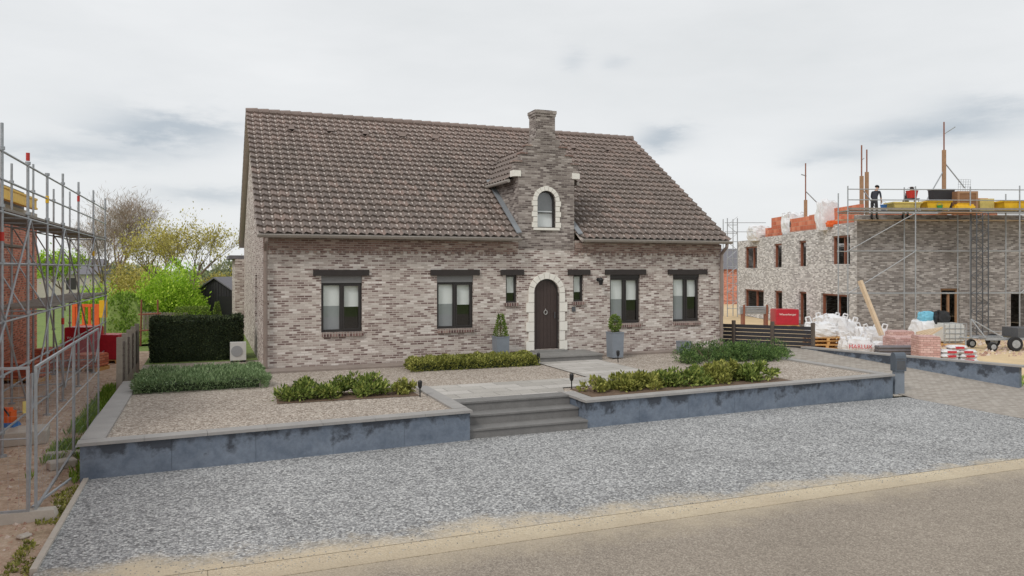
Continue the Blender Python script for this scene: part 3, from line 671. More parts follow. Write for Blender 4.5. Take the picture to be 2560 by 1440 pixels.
for px,py,lab in ((1050,992,'black garden spike light beside the left path coping'),(1429,972,'black garden spike light beside the right coping'),(1346,913,'black garden spike light at the end of the low hedge'),(1545,906,'black garden spike light before the tall planter')):
    q=on(px,py,-.03)
    t=thing('spike_light',lab,'garden light',q); bm=BM(); T(bm,(0,0,0),(0,0,.2),.014); part('spike',bm,'black',t,local=True)
    bm=BM(); lathe(bm,[(.025,.18),(.045,.22),(.05,.32),(.03,.35)],(0,0,0),10); part('lamp_head',bm,'black',t,local=True)
p=on(2250,988,-.57); t=thing('mailbox','anthracite mailbox on a post at the driveway entrance','mailbox',(p.x,p.y+.05,-.575),radians(-14))
bm=BM(); B(bm,-.13,.13,-.06,.06,0,.66); part('post',bm,'postgrey',t,local=True)
bm=BM(); B(bm,-.25,.25,-.18,.18,0,.03); part('foot',bm,'conc',t,local=True)
bm=BM(); pr=[(-.11,.63),(-.11,.98)]+[(-.11+.11*(1-cos(a)),.98+.13*sin(a)) for a in [pi*i/8 for i in range(1,8)]]+[(.11,.98),(.11,.63)]
extr(bm,[(-.15,y,z) for y,z in pr][::-1],(.30,0,0)); part('box',bm,'letterbox',t,local=True)
bm=BM(); B(bm,-.12,.12,-.116,-.111,.93,.96); B(bm,-.12,.12,-.114,-.111,.67,.9); part('flap',bm,'darksteel',t,local=True)
t=thing('heat_pump','white heat pump unit beside the gable wall','heat pump',(.82,23.75,-.04)); bm=BM(); B(bm,-.22,.22,-.15,.15,.06,.58); part('casing',bm,'whiteplastic',t,local=True)
bm=BM(); T(bm,(-.04,-.15,.33),(-.04,-.165,.33),.16,n=20); part('fan_grille',bm,'screen',t,local=True)
for s in (-.17,.17): bm=BM(); B(bm,s-.03,s+.03,-.16,.16,0,.06); part('foot',bm,'rubber',t,local=True)
t=thing('slat_fence','weathered slat fence with concrete posts left of the hedge','fence',(-1.85,22.5,0))
for y in (20.5,21.7,22.9,24.1,25.3):
    bm=BM(); TP(bm,(-1.98,y,-.7),(.065,.065),(.06,.06),1.75); part('post',bm,'post',t)
for i in range(4):
    bm=BM()
    for z in range(6): B(bm,-2.0,-1.96,20.58+1.2*i,21.62+1.2*i,-.1+z*.165,.04+z*.165)
    part('slat_panel',bm,'oldwood',t)
A=Vector((16.6,23.3,0)); Z=Vector((19.15,20.25,0)); t=thing('board_fence','low black board fence between house and site','fence',(A+Z)/2)
for i in range(4):
    p=A.lerp(Z,i/3); bm=BM(); OB(bm,p+Vector((0,0,-.3)),.1,.1,1.15); part('post',bm,'oldwood',t)
ang=math.atan2(Z.y-A.y,Z.x-A.x)
for i in range(3):
    c=A.lerp(Z,(i+.5)/3); bm=BM()
    for z in range(6): OB(bm,c+Vector((0,0,-.08+z*.135)),(Z-A).length/3-.11,.03,.12,ang)
    part('board_panel',bm,'shedwood',t)
pts=[]
for i in range(7000):
    x=rnd(-2.65,-1.9); y=rnd(13.4,24)
    if noise.noise(Vector((x*1.5,y*.8,0)))<-.05 and y<18: continue
    pts.append((Vector((x,y,-.64)),Vector((0,0,1))))
o=leafcloud('weed_strip',pts,.15,'lf_grass',None,.14,.5); tagp(o,'strip of grass and weeds along the left garden wall','grass',kind='stuff')
pts=[]
for i in range(2600):
    y=rnd(9.6,13.6); x=rnd(-2.1,-1.76)
    if noise.noise(Vector((x*2,y*1.3,4)))<-.05: continue
    pts.append((Vector((x,y,-.64)),Vector((0,0,1))))
o=leafcloud('moss_edge',pts,.05,'lf_olive',None,.4,1.2); tagp(o,'mossy strip beside the gravel left edge','moss',kind='stuff')
bm=BM()
for i in range(4): B(bm,-1.8,-1.73,9.6+i,10.59+i,-.8,-.55)
struct('edging_strip',bm,'conc','thin concrete edging on the left of the gravel','kerb')
# ---------------------------------------------------------------- steel site fence
def heras(label,loc,rz,Ln=3.5,hh=2.05,feet=None):
    t=thing('site_fence',label,'site fence',loc,rz,'mesh fence panels'); bm=BM()
    rframe(bm,0,Ln,.12,hh,.034,-.017,.034); part('frame',bm,'steel',t,local=True)
    bm=BM(); T(bm,(Ln/2,0,.15),(Ln/2,0,hh-.03),.014); T(bm,(.03,0,1.1),(Ln-.03,0,1.1),.01); part('middle_post',bm,'steel',t,local=True)
    bm=BM(); n=28
    for i in range(1,n): x=Ln*i/n; T(bm,(x,0,.15),(x,0,hh-.03),.0014,n=3,cap=False)
    for i in range(1,9): z=.14+(hh-.16)*i/9; T(bm,(.03,0,z),(Ln-.03,0,z),.0014,n=3,cap=False)
    part('mesh',bm,'steel',t,local=True)
    if feet:
        f=thing('ballast_block','grey concrete ballast block under '+feet,'ballast block',Vector(loc)+Vector((-.1,0,0)),0,'fence ballast blocks'); bm=BM(); TP(bm,(0,0,0),(.36,.12),(.32,.09),.13); part('block',bm,'conc',f,local=True)
    return t
heras('steel mesh site fence panel nearest the road at left',(-2.14,11.8,-.64),radians(91),feet='the near fence panel')
heras('steel mesh site fence panel beside the left garden wall',(-2.2,15.35,-.64),radians(90.5),feet='the second fence panel')
heras('steel mesh site fence panel running out of frame at left',(-2.2,11.74,-.64),radians(173))
t=thing('fence_brace','leaning steel brace tube behind the near fence panel','brace',(-2.3,12.1,-.64)); bm=BM(); T(bm,(-2.25,11.95,-.6),(-2.2,11.9,1.3),.02); T(bm,(-1.98,13.5,-.55),(-2.2,11.9,-.5),.02); part('tube',bm,'steel',t)
bm=BM(); OB(bm,Vector((-2.28,12.05,.75)),.12,.02,.16,.6); solo('paper_tag',bm,'paleyellow','small yellow tag hanging on the site fence','tag')
# ---------------------------------------------------------------- left building and scaffold
t=thing('brick_building','red brick shell of the new house at left','building',(-11,24,-.64))
bm=BM(); wallpoly(bm,[(4,-.7),(31.1,-.7),(31.1,4.4),(4,4.4)],[],(-5.6,0,0),(0,1,0),(-1,0,0)); wallpoly(bm,[(-18,-.7),(-5.6,-.7),(-5.6,4.4),(-18,4.4)],[],(0,31.1,0),(1,0,0),(0,-1,0)); wallpoly(bm,[(-18,-.7),(-5.6,-.7),(-5.6,4.4),(-18,4.4)],[],(0,4,0),(1,0,0),(0,1,0)); part('wall',bm,'brick_red',t)
bm=BM(); B(bm,-5.62,-5.54,4,31.15,-.7,-.28); part('plinth',bm,'block',t)
bm=BM(); B(bm,-18,-5.58,4,31.05,4.41,4.62); part('floor_slab',bm,'conc',t)
bm=BM(); B(bm,-5.85,-5.62,4,29.2,4.63,5.2); part('parapet_block',bm,'roofgrey',t)
t=thing('formwork_beam','long yellow formwork beam beside the left shell parapet','beam',(-5.4,20,4.6)); bm=BM(); B(bm,-5.35,-5.2,12,29,4.63,4.69); B(bm,-5.35,-5.2,12,29,4.93,4.99); B(bm,-5.32,-5.23,12,29,4.69,4.93); part('beam',bm,'yellow',t)
sc=thing('scaffold','galvanised scaffold with decks beside the red brick shell','scaffold',(-3.9,22,-.64))
ys=[13.2,15.9,18.,20.,22.,24.5,27.5,30.5]
for x,tops in ((-3.4,(5.4,5.3,4.85,4.85,5.1,5.15,5.2,5.2)),(-4.5,(4.3,5.0,4.6,5.4,5.3,5.6,5.2,5.4))):
    for y,zt in zip(ys,tops):
        bm=BM(); T(bm,(x,y,-.64),(x,y,zt),.028,n=8); T(bm,(x,y,-.64),(x,y,-.6),.08,n=8)
        for z in (-.2,.8,1.82,2.85,3.83,4.85): T(bm,(x,y,z-.03),(x,y,z+.03),.05,n=8)
        part('standard',bm,'steel',sc)
for z,x in ((-.2,-3.4),(.8,-3.4),(1.75,-3.4),(2.8,-3.4),(3.72,-3.4),(4.3,-3.4),(4.8,-3.4),(-.2,-4.5),(1.75,-4.5),(3.72,-4.5),(2.8,-4.5),(4.8,-4.5)):
    bm=BM()
    for a,b in zip(ys,ys[1:]): T(bm,(x,a,z),(x,b,z),.021)
    part('ledger',bm,'steel',sc)
for y in ys:
    for z in (-.2,1.75,3.72):
        bm=BM(); T(bm,(-3.4,y,z),(-4.5,y,z),.02); part('transom',bm,'steel',sc)
    bm=BM(); T(bm,(-3.43,y,1.8),(-4.47,y,3.7),.018); part('brace',bm,'steel',sc)
for i,(a,b) in enumerate(zip(ys,ys[1:])):
    pr=((-.3,a,1.75,b),(1.8,b,3.7,a)) if i%2==0 else ((-.3,b,1.75,a),(1.8,a,3.7,b))
    for z0,ya,z1,yb in pr:
        bm=BM(); T(bm,(-3.35,ya,z0),(-3.35,yb,z1),.019); part('brace',bm,'steel',sc)
    for z in (1.8,3.77,3.2):
        if z<2 and i in (0,1,2): continue
        if z==3.2 and i not in (0,1,2,3): continue
        bm=BM()
        for q in range(3 if z!=3.2 else 1): B(bm,-4.46+q*.35,-4.46+q*.35+.33,a+.02,b-.02,z,z+.05)
        part('deck',bm,'deck',sc)
for y,z in zip(ys[1:7],(3.2,4.9,4.2,1.3,4.6,3.1)):
    bm=BM(); T(bm,(-3.4,y,z),(-3.4,y,z+.16),.036,n=8); part('marker_band',bm,random.choice(['redpaint','yellow','redpaint']),sc)
def pack(label,loc,rz,sx,sy,sz,mat,word=None,group='wrapped brick packs',tcol='letter_white'):
    t=thing('brick_pack',label,'brick pack',loc,rz,group); bm=BM()
    for i in range(4): B(bm,-sx/2,sx/2,-sy/2+i*(sy-.1)/3,-sy/2+i*(sy-.1)/3+.1,.1,.125)
    for i in (-1,0,1): B(bm,i*(sx/2-.06)-.05,i*(sx/2-.06)+.05,-sy/2,sy/2,0,.102)
    part('pallet',bm,'pallet',t,local=True)
    bm=BM(); B(bm,-sx/2+.02,sx/2-.02,-sy/2+.02,sy/2-.02,.127,sz); bmesh.ops.bevel(bm,geom=bm.edges[:],offset=.03,segments=2,affect='EDGES'); part('bricks',bm,mat,t,local=True)
    if word: text('lettering',word,sx/len(word)*1.5,tcol,t,Matrix.Translation((0,-sy/2+.012,sz*.72))@RX)
    return t
RY_=-YAW
pack('red wrapped brick pack behind the left scaffold',base(211,26.8,-.64),RY_,.95,.95,1.3,'redwrap','Wienerberger')
pack('red wrapped brick pack next to the left slat fence',base(280,27.2,-.64),RY_,.9,.9,1.0,'redwrap')
pack('loose orange brick pack under the left scaffold',base(135,24.8,-.64),RY_,1.0,.9,.75,'orangebrick',group='brick packs of bare bricks')
pack('loose orange brick pack low behind the site fence',base(60,22.5,-.64),RY_,1.1,.9,.6,'orangebrick',group='brick packs of bare bricks')
pack('orange brick pack standing before the red wrapped packs',base(225,25.0,-.64),RY_,.9,.8,.55,'orangebrick',group='brick packs of bare bricks')
def block(label,loc,sx,sy,sz,rz,mat='conc'):
    bm=BM(); OB(bm,loc,sx,sy,sz,rz); bmesh.ops.bevel(bm,geom=bm.edges[:],offset=.02,segments=1,affect='EDGES'); return solo('concrete_block',bm,mat,label,'block')
block('wide flat concrete block on the dirt at far left',on(45,1118,-.64)+Vector((0,.4,0)),.85,.7,.27,.1)
block('small broken concrete block beside the garden wall',on(155,1170,-.64),.42,.25,.14,.4)
block('thin concrete rubble piece on the dirt in front',on(60,1345,-.64),.16,.12,.05,.8)
t=thing('plate_compactor','orange and blue compactor on the flat block','machine',on(14,1068,-.37)+Vector((0,.1,0)),-.3)
bm=BM(); TP(bm,(0,0,0),(.2,.14),(.17,.11),.08); part('base_plate',bm,'blue',t,local=True)
bm=BM(); B(bm,-.13,.13,-.1,.1,.081,.3); B(bm,-.08,.08,-.07,.07,.299,.36); part('engine',bm,'orange',t,local=True)
bm=BM(); chain(bm,[(.1,-.08,.2),(.0,-.35,.6),(-.15,-.35,.6)],.015); part('handle',bm,'black',t,local=True)
p=base(215,31,-.6); t=thing('site_barrier','orange plastic site barrier with yellow top behind the scaffold','barrier',p,RY_)
bm=BM()
rframe(bm,-.55,.55,.9,1.85,.12,-.04,.08)
for i in range(4): B(bm,-.4+i*.25,-.3+i*.25,-.03,.03,1.019,1.731)
part('panel',bm,'orange',t,local=True)
bm=BM(); B(bm,.56,.85,-.05,.05,1.3,2.0); part('board',bm,'yellow',t,local=True)
for s in (-.5,.5): bm=BM(); T(bm,(s,0,0),(s,0,.9),.03); part('leg',bm,'steel',t,local=True)
p=base(374,30.5,-.1); t=thing('steel_trestle','rusty red steel trestle frame on the mound','trestle',p,RY_)
bm=BM()
for s in (-.36,.36): T(bm,(s,0,-.3),(s*.9,0,1.55),.035)
for z in (.3,.95,): T(bm,(-.45,0,z),(.45,0,z+.05),.03)
part('frame',bm,'rust',t,local=True)
bm=BM(); c=base(310,35,-.6); n=26
rings=[]
for j in range(9):
    q=j/8; ring=[]
    for i in range(n):
        a=2*pi*i/n; r=q*2.6*(1+.15*noise.noise(Vector((cos(a)*2,sin(a)*2,q)))); z=2.1*(cos(q*pi)*.5+.5)**.9+.2*noise.noise(Vector((r*cos(a),r*sin(a),5)))*(1-q)
        ring.append(bm.verts.new(c+Vector((r*cos(a),r*sin(a),z))))
    rings.append(ring)
for a,b in zip(rings,rings[1:]):
    for i in range(n): bm.faces.new((a[i],b[i],b[(i+1)%n],a[(i+1)%n]))
struct('grass_mound',bm,'grass','overgrown green earth mound behind the left scaffold','mound')
pts=[]
for i in range(8000):
    a=rnd(0,6.28); q=sqrt(random.random()); r=q*2.5; z=2.1*(cos(q*pi)*.5+.5)**.9
    pts.append((c+Vector((r*cos(a),r*sin(a),z-.03)),Vector((0,0,1))))
o=leafcloud('mound_grass',pts,.2,'lf_grass',None,.3,.8); tagp(o,'long bright grass covering the earth mound','grass',kind='stuff')
# ---------------------------------------------------------------- trees
def tree(name,label,loc,h,spread,lmat,nleaf,leaf,seed,levels=4,tr=.16,group=None,wid=.5,up=.55,first=.3,lsp=.5,bark='bark',kids=3):
    R=random.Random(seed); t=thing(name,label,'tree',loc,0,group); bm=BM(); tips=[]
    def grow(p,d,ln,r,lv):
        q=p
        for s in range(3):
            d=(d+Vector((R.uniform(-1,1),R.uniform(-1,1),R.uniform(-.3,.6)))*.16).normalized(); e=q+d*ln/3; r2=r*.84
            T(bm,q,e,r,r2,6 if r>.03 else 4,cap=False); q=e; r=r2
            if lv>=levels-2: tips.append((q.copy(),d.copy()))
            if lv>0 and lv<levels and s==1: 
                dd=(d+Vector((R.uniform(-1,1),R.uniform(-1,1),R.uniform(-.1,.6)))*.9).normalized(); grow(q,dd,ln*.55,r*.55,lv+1)
        if lv<levels:
            for k in range(kids if lv else kids+2):
                a=R.uniform(0,6.28); dd=(d*up+Vector((cos(a)*spread,sin(a)*spread,R.uniform(.1,.5)))*.75).normalized(); grow(q,dd,ln*R.uniform(.6,.85),r*.66,lv+1)
    grow(Vector((0,0,-.1)),Vector((0,0,1)),h*first,tr,0)
    mz=max(p.z for p,d in tips); s=h/mz
    for v in bm.verts: v.co*=s
    part('trunk',bm,bark,t,local=True)
    pts=[]
    for i in range(nleaf):
        p,d=R.choice(tips); pts.append((p*s+rvec()*abs(R.gauss(0,lsp)),d+Vector((0,0,.3))))
    leafcloud('crown',pts,leaf,lmat,t,wid); return t
g='trees beyond the left site'
tree('bare_tree','tall bare brownish tree behind the left scaffold',base(300,58,-.5),9.0,.75,'lf_twig',6500,.45,21,5,.15,g,.05,.65,.22,.5,'twig')
tree('bare_tree','thin bare tree left of the brownish one, behind scaffold',base(235,62,-.5),8.4,.75,'lf_twig',5000,.45,22,5,.13,g,.05,.65,.2,.5,'twig')
tree('spring_tree','spreading tree with thin yellow young leaves behind shed',base(480,47,-.3),6.9,.8,'lf_spring',3600,.14,23,5,.15,g,.5,.62,.2,.4,'bark',3)
tree('spring_tree','yellow leaved tree left of the spreading one',base(385,50,-.3),6.6,.8,'lf_spring',4200,.14,24,5,.14,g,.5,.62,.2,.42,'bark',3)
tree('spring_tree','lime leaved young tree far left behind scaffold',base(160,60,-.5),4.6,.8,'lf_lime',4000,.2,25,4,.1,g,.5,.5,.28,.4)
def bush(label,loc,rx,ry,h,n,leaf,mat,seed,group=None): return shrub('leafy_bush',label,loc,rx,ry,h,n,leaf,mat,group,34,seed,'bush',r0=.22,r1=.4,spike=.05)
bush('bright lime green bush left of the black shed',base(428,36.5,-.3),1.75,1.4,3.55,16000,.14,'lf_lime',31)
bush('duller green bush behind the lime one',base(540,52,-.3),2.2,1.8,2.9,6000,.17,'lf_spring',32)
bush('small bright bush at foot of the scaffold far side',base(262,44,-.3),1.6,1.4,2.3,6000,.15,'lf_lime',33)
bush('olive hedge row bush behind the mound',base(345,54,-.3),2.6,1.8,3.8,6000,.17,'lf_spring',34)
t=thing('garden_hedge','small pale green clipped hedge before the shed','hedge',base(480,33,-.04),RY_); leafcloud('foliage',box_pts(4000,-.6,.6,-.4,.4,1.05,.05,crisp=True),.07,'lf_box',t,.5)
s=thing('topiary_cone','small cone topiary beside the shed door','plant',base(543,33.5,-.04)); pts=[]
for i in range(1500):
    z=random.random(); r=.3*(1-z)*rnd(.7,1.1)+.03; a=rnd(0,6.28); pts.append((Vector((r*cos(a),r*sin(a),z*1.25)),Vector((cos(a),sin(a),.5))))
leafcloud('foliage',pts,.07,'lf_box',s,.5)
p=base(537,38,-.04); t=thing('garden_shed','black timber garden shed with gabled front','shed',p,RY_); bm=BM(); hw=1.02
extr(bm,[(-hw,0,0),(hw,0,0),(hw,0,1.5),(0,0,2.2),(-hw,0,1.5)],(0,3,0))
for i in range(15):
    x=-hw+.07+i*.135; zt=1.5+(1-abs(x)/hw)*.7; B(bm,x-.055,x+.055,-.02,-.001,0.02,zt-.03)
part('wall',bm,'shedwood',t,local=True)
bm=BM()
for s in (-1,1): extr(bm,[(0,-.15,2.24),(s*1.2,-.15,1.42),(s*1.2,-.15,1.48),(0,-.15,2.31)][::s],(0,3.3,0))
part('roof',bm,'roofgrey',t,local=True)
bm=BM(); B(bm,.25,.95,-.05,-.022,.02,1.35); part('door',bm,'black',t,local=True)
t=thing('picket_fence','weathered wooden fence line beside the back hedge','fence',base(425,34,-.04),RY_+.9); bm=BM()
for i in range(14): B(bm,-1.2+i*.15,-1.1+i*.15,0,.03,0,.85-i*.01)
B(bm,-1.2,.85,.031,.06,.3,.38); B(bm,-1.2,.85,.031,.06,.65,.73)
part('pickets',bm,'post',t,local=True)
def farhouse(label,px,d,w,dep,ez,rz_,wall,rz=0.3):
    t=thing('far_house',label,'house',base(px,d,-.6),RY_+rz); bm=BM(); B(bm,-w/2,w/2,0,dep,0,ez); part('wall',bm,wall,t,local=True)
    bm=BM(); extr(bm,[(-w/2-.3,-.3,ez),(-w/2-.3,dep+.3,ez),(-w/2-.3,dep/2,rz_)][::-1],(w+.6,0,0)); part('roof',bm,'roofgrey',t,local=True)
    for x in (-w*.28,w*.22): bm=BM(); B(bm,x-.5,x+.5,-.03,-.002,.9,2.2); part('window',bm,'frame',t,local=True)
farhouse('distant white house with grey roof beyond left site',128,85,9,8,2.6,4.4,'conc')
farhouse('distant red brick house between cottage and grey shell',1828,70,9,8,3.2,5.2,'brick_red',0)
for i,(px,d,h) in enumerate(((40,120,5),(330,125,4.6),(560,110,5),(1840,120,5))):
    shrub('far_tree',['far pale tree behind left brick shell','far pale tree behind the earth mound','far pale tree behind the black shed','far pale tree between the two houses'][i],base(px,d,-.7),5,4,h,4000,.5,'lf_far','distant trees',24,50+i,'tree')
# ---------------------------------------------------------------- right building (own axes: x right, y away)
ROT=-YAW+radians(2.4); CORN=rt*16.8+fw*37; CORN.z=-.58
nb=thing('unfinished_building','grey brick house shell under construction at right','building',CORN,ROT)
NI=WM[nb.name]
def nbw(x,y,z): return NI@Vector((x,y,z))
bm=BM()
lw=[(.71,2.63,3.5,4.95),(5.81,6.76,3.4,4.85),(9.26,10.46,3.35,4.8),(13.4,15.7,3.3,4.75),(.8,3.9,.05,1.95),(5.75,6.75,.05,1.95),(9.2,10.4,.7,1.9),(12.2,15.7,.5,1.85)]
wallpoly(bm,[(0,0),(17.2,0),(17.2,5.2),(13,5.2),(13,5.3),(8.4,5.3),(8.4,5.42),(4,5.42),(4,5.55),(0,5.55)],[rect(a) for a in lw],(0,0,0),(0,1,0),(1,0,0),.3)
wallpoly(bm,[(0,0),(17.2,0),(17.2,5.2),(0,5.2)],[],(14,0,0),(0,1,0),(-1,0,0)); wallpoly(bm,[(0,0),(14,0),(14,5.2),(0,5.2)],[],(0,17.2,0),(1,0,0),(0,-1,0))
part('wall',bm,'brick_grey',nb,local=True)
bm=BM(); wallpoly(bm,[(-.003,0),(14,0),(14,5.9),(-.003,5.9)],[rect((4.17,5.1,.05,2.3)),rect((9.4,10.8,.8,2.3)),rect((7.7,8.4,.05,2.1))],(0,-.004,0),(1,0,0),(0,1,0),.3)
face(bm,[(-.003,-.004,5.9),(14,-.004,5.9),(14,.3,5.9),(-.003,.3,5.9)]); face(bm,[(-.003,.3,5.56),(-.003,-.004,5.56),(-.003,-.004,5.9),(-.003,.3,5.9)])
part('front_wall',bm,'brick_grey_shaded',nb,local=True)
bm=BM(); B(bm,.31,13.7,.31,16.9,2.75,2.95); B(bm,.31,13.7,.31,16.9,5.05,5.2); B(bm,.31,13.7,.31,16.9,-.05,.02); part('floor_slab',bm,'conc',nb,local=True)  # unseen upper slabs added to keep skylight from brightening the openings
for a in lw:
    bm=BM()
    for y0,y1,z0,z1 in ((a[0],a[0]+.1,a[2],a[3]),(a[1]-.1,a[1],a[2],a[3]),(a[0]+.1,a[1]-.1,a[3]-.1,a[3])): B(bm,.1,.22,y0+.002,y1-.002,z0+.002,z1-.002)
    if a[1]-a[0]>1.5: B(bm,.2,.3,(a[0]+a[1])/2-.06,(a[0]+a[1])/2+.06,a[2]+.003,a[3]-.105)
    part('window_frame',bm,'rust',nb,local=True)
bm=BM()
for x0,x1,z0,z1 in ((4.17,4.27,.05,2.3),(5.0,5.1,.05,2.3),(4.27,5.0,2.2,2.3)): B(bm,x0+.002,x1-.002,.1,.22,z0+.002,z1-.002)
B(bm,4.7,4.8,.3,.4,.03,2.1); part('door_frame',bm,'plank',nb,local=True)
ib=[(0.5,3.2,6.45),(3.2,4.2,5.95),(4.2,6.2,6.3),(6.2,9.5,6.25),(9.5,11.8,6.5),(11.8,13.5,5.9)]
bm=BM()
for a,b,z in ib: B(bm,.35,.6,a,b-.004,5.21,z)
B(bm,6.4,8.2,2.4,2.65,5.21,6.95); B(bm,8.2,8.7,2.4,2.65,5.21,6.7); B(bm,2.2,6.39,3.0,3.2,5.21,6.2)
part('inner_block_wall',bm,'block',nb,local=True)
sc=thing('scaffold','grey scaffold with loaded deck along the grey shell front','scaffold',nbw(4,-.8,0),ROT)
SI=WM[sc.name].inverted()@NI
def scp(name,bm,mat): bm.transform(SI); return part(name,bm,mat,sc,local=True)
xs=[-1.1,2.15,4.8,7.2,9.6]
for y,tops in ((-.35,(6.9,7.2,6.4,6.9,7.0)),(-1.3,(7.15,7.15,7.15,7.2,7.1))):
    for x,zt in zip(xs,tops):
        bm=BM(); T(bm,(x,y,0),(x,y,zt),.03,n=8)
        for z in (.3,2.1,4.1,6.0): T(bm,(x,y,z-.03),(x,y,z+.03),.055)
        scp('standard',bm,'steel')
for z,y in ((.3,-1.3),(2.1,-1.3),(4.1,-1.3),(5.93,-1.3),(6.5,-1.3),(7.0,-1.3),(5.93,-.35),(2.1,-.35),(4.1,-.35)):
    bm=BM(); T(bm,(xs[0],y,z),(xs[-1],y,z),.024); scp('ledger',bm,'steel')
for a,b,z0,z1 in ((-1.1,2.15,2.1,4.1),(-1.1,2.15,4.1,5.9),(7.2,9.6,2.1,4.1)):
    bm=BM(); T(bm,(a,-1.34,z0),(b,-1.34,z1),.022); scp('brace',bm,'steel')
for a,b in zip(xs,xs[1:]):
    bm=BM()
    for q in range(3): B(bm,a+.02,b-.02,-1.27+q*.31,-1.27+q*.31+.3,5.97,6.02)
    scp('deck',bm,'deck')
    bm=BM(); B(bm,a+.03,b-.03,-1.36,-1.33,6.03,6.13); scp('toe_board',bm,'deck')
bm=BM(); B(bm,-1.1,9.6,-.33,-.03,5.6,5.64); scp('inner_plank',bm,'paleplank')
bm=BM()
for q in range(3):
    B(bm,3.1,5.0,-1.9+q*.2,-1.72+q*.2,5.86-.02*q,5.9-.02*q)
scp('loading_plank',bm,'plank')
t=thing('hoist_mast','steel lattice hoist mast in front of the grey shell','mast',nbw(4.95,-1.75,0),ROT); bm=BM()
for x in (-.28,.28):
    for y in (-.2,.2): T(bm,(x,y,0),(x,y,5.85),.03)
part('chord',bm,'darksteel',t,local=True)
bm=BM()
for i in range(14):
    z=i*.42; s=1 if i%2 else -1
    for y in (-.2,.2): T(bm,(-.28*s,y,z),(.28*s,y,z+.42),.015); T(bm,(-.28,y,z),(.28,y,z),.014)
part('lacing',bm,'darksteel',t,local=True)
t=thing('scaffold_tower','narrow scaffold tower between the cottage and grey shell','scaffold',base(1831,50,-.5),RY_)
for x in (-.33,.33):
    for y in (0,1): bm=BM(); T(bm,(x,y,0),(x,y,6.5),.03); part('standard',bm,'steel',t,local=True)
bm=BM()
for z in range(1,12): T(bm,(-.33,0,z*.55),(.33,0,z*.55),.02); T(bm,(-.33 if z%2 else .33,0,z*.55),(.33 if z%2 else -.33,0,z*.55+.55),.015)
T(bm,(-.5,0,6.2),(2.2,0,6.2),.02); T(bm,(-.5,0,5.6),(2.2,0,5.6),.02)
part('rung',bm,'steel',t,local=True)
def tpost(label,px,d,y0,ywood,ytop,extra=()):
    a=at(px,y0,d); b=at(px,ywood,d); c=at(px,ytop,d); t=thing('timber_prop',label,'prop',a,RY_)
    bm=BM(); v=b.z-a.z; OB(bm,(0,0,0),.16,.12,v); part('timber',bm,'plank',t,local=True)
    if ytop<ywood: bm=BM(); T(bm,(0,0,v-.4),(0,0,c.z-a.z),.035); part('pole',bm,'rust',t,local=True)
    for (px0,py0,px1,py1) in extra:
        p=at(px0,py0,d)-a; q=at(px1,py1,d)-a; Rm=Matrix.Rotation(-RY_,4,'Z'); bm=BM(); T(bm,Rm@p,Rm@q,.03); part('brace',bm,'steel',t,local=True)
tpost('tall wooden prop with pole at the shell corner',2154,38.5,560,440,363,((2154,470,2190,520),(2154,400,2160,395)))
tpost('second shorter wooden prop at the shell corner',2167,39,560,430,374)
tpost('tallest timber prop with steel pole and hook',2360,38.6,500,375,305,((2360,405,2412,470),(2360,425,2318,498),(2360,335,2388,317)))
tpost('timber prop with pole above the left shell wall',2014,44,575,500,408,((2003,436,2016,440),(2014,478,2046,510)))
def dk(px,y=-.8,z=6.02):
    d=36.4+(y+.8); return nbw((px-1280)/F*d-16.8,y,z)
def tub(label,px,w,h,mat,y=-.85,fill=None):
    t=thing('mortar_tub',label,'tub',dk(px,y),ROT,'tubs on the scaffold deck'); bm=BM(); a=w/2; b=a*.62
    TP(bm,(0,0,0),(a*.8,b*.8),(a,b),h)
    for x0,x1,y0,y1 in [(-a-.03,a+.03,-b-.03,-b+.01),(-a-.03,a+.03,b-.01,b+.03),(-a-.03,-a+.01,-b+.01,b-.01),(a-.01,a+.03,-b+.01,b-.01)]: B(bm,x0,x1,y0,y1,h-.03,h+.04)
    part('shell',bm,mat,t,local=True)
    bm=BM(); B(bm,-a*.9,a*.9,-b*.9,b*.9,h+.001,h+.02); part('mortar',bm,fill or 'conc',t,local=True); return t
tub('dirty pale tub beside the second worker',2252,1.35,.36,'paleyellow')
tub('yellow tub in the middle of the deck',2333,1.2,.42,'yellow')
tub('yellow tub at the right end of the deck',2530,1.3,.44,'yellow')
t=thing('yellow_canister','flat yellow plastic canister lying at the deck edge','canister',dk(2407,-1.15),ROT); bm=BM(); B(bm,-.5,.5,-.18,.18,.0,.3); bmesh.ops.bevel(bm,geom=bm.edges[:],offset=.08,segments=2,affect='EDGES'); part('body',bm,'yellow',t,local=True)
bm=BM(); T(bm,(-.3,0,.34),(.3,0,.34),.03); T(bm,(-.3,0,.28),(-.3,0,.34),.03); T(bm,(.3,0,.28),(.3,0,.34),.03); part('handle',bm,'yellow',t,local=True)
t=thing('site_crate','brown board crate behind the yellow canister','crate',dk(2408,-.6),ROT); bm=BM(); B(bm,-.52,.52,-.3,.3,0,.95); part('box',bm,'brownbox',t,local=True); bm=BM()
for x in (-.45,.45): B(bm,x-.05,x+.05,-.33,-.302,0,.95)
B(bm,-.401,.401,-.325,-.302,.84,.95); part('batten',bm,'plank',t,local=True)
t=thing('mixer_box','dark box with grey lid standing behind the yellow tub','box',dk(2352,-.25),ROT); bm=BM(); TP(bm,(0,0,.2),(.45,.25),(.5,.28),.85); part('body',bm,'shedwood',t,local=True); bm=BM(); B(bm,-.52,.52,-.3,.3,1.051,1.09); part('lid',bm,'roofgrey',t,local=True)
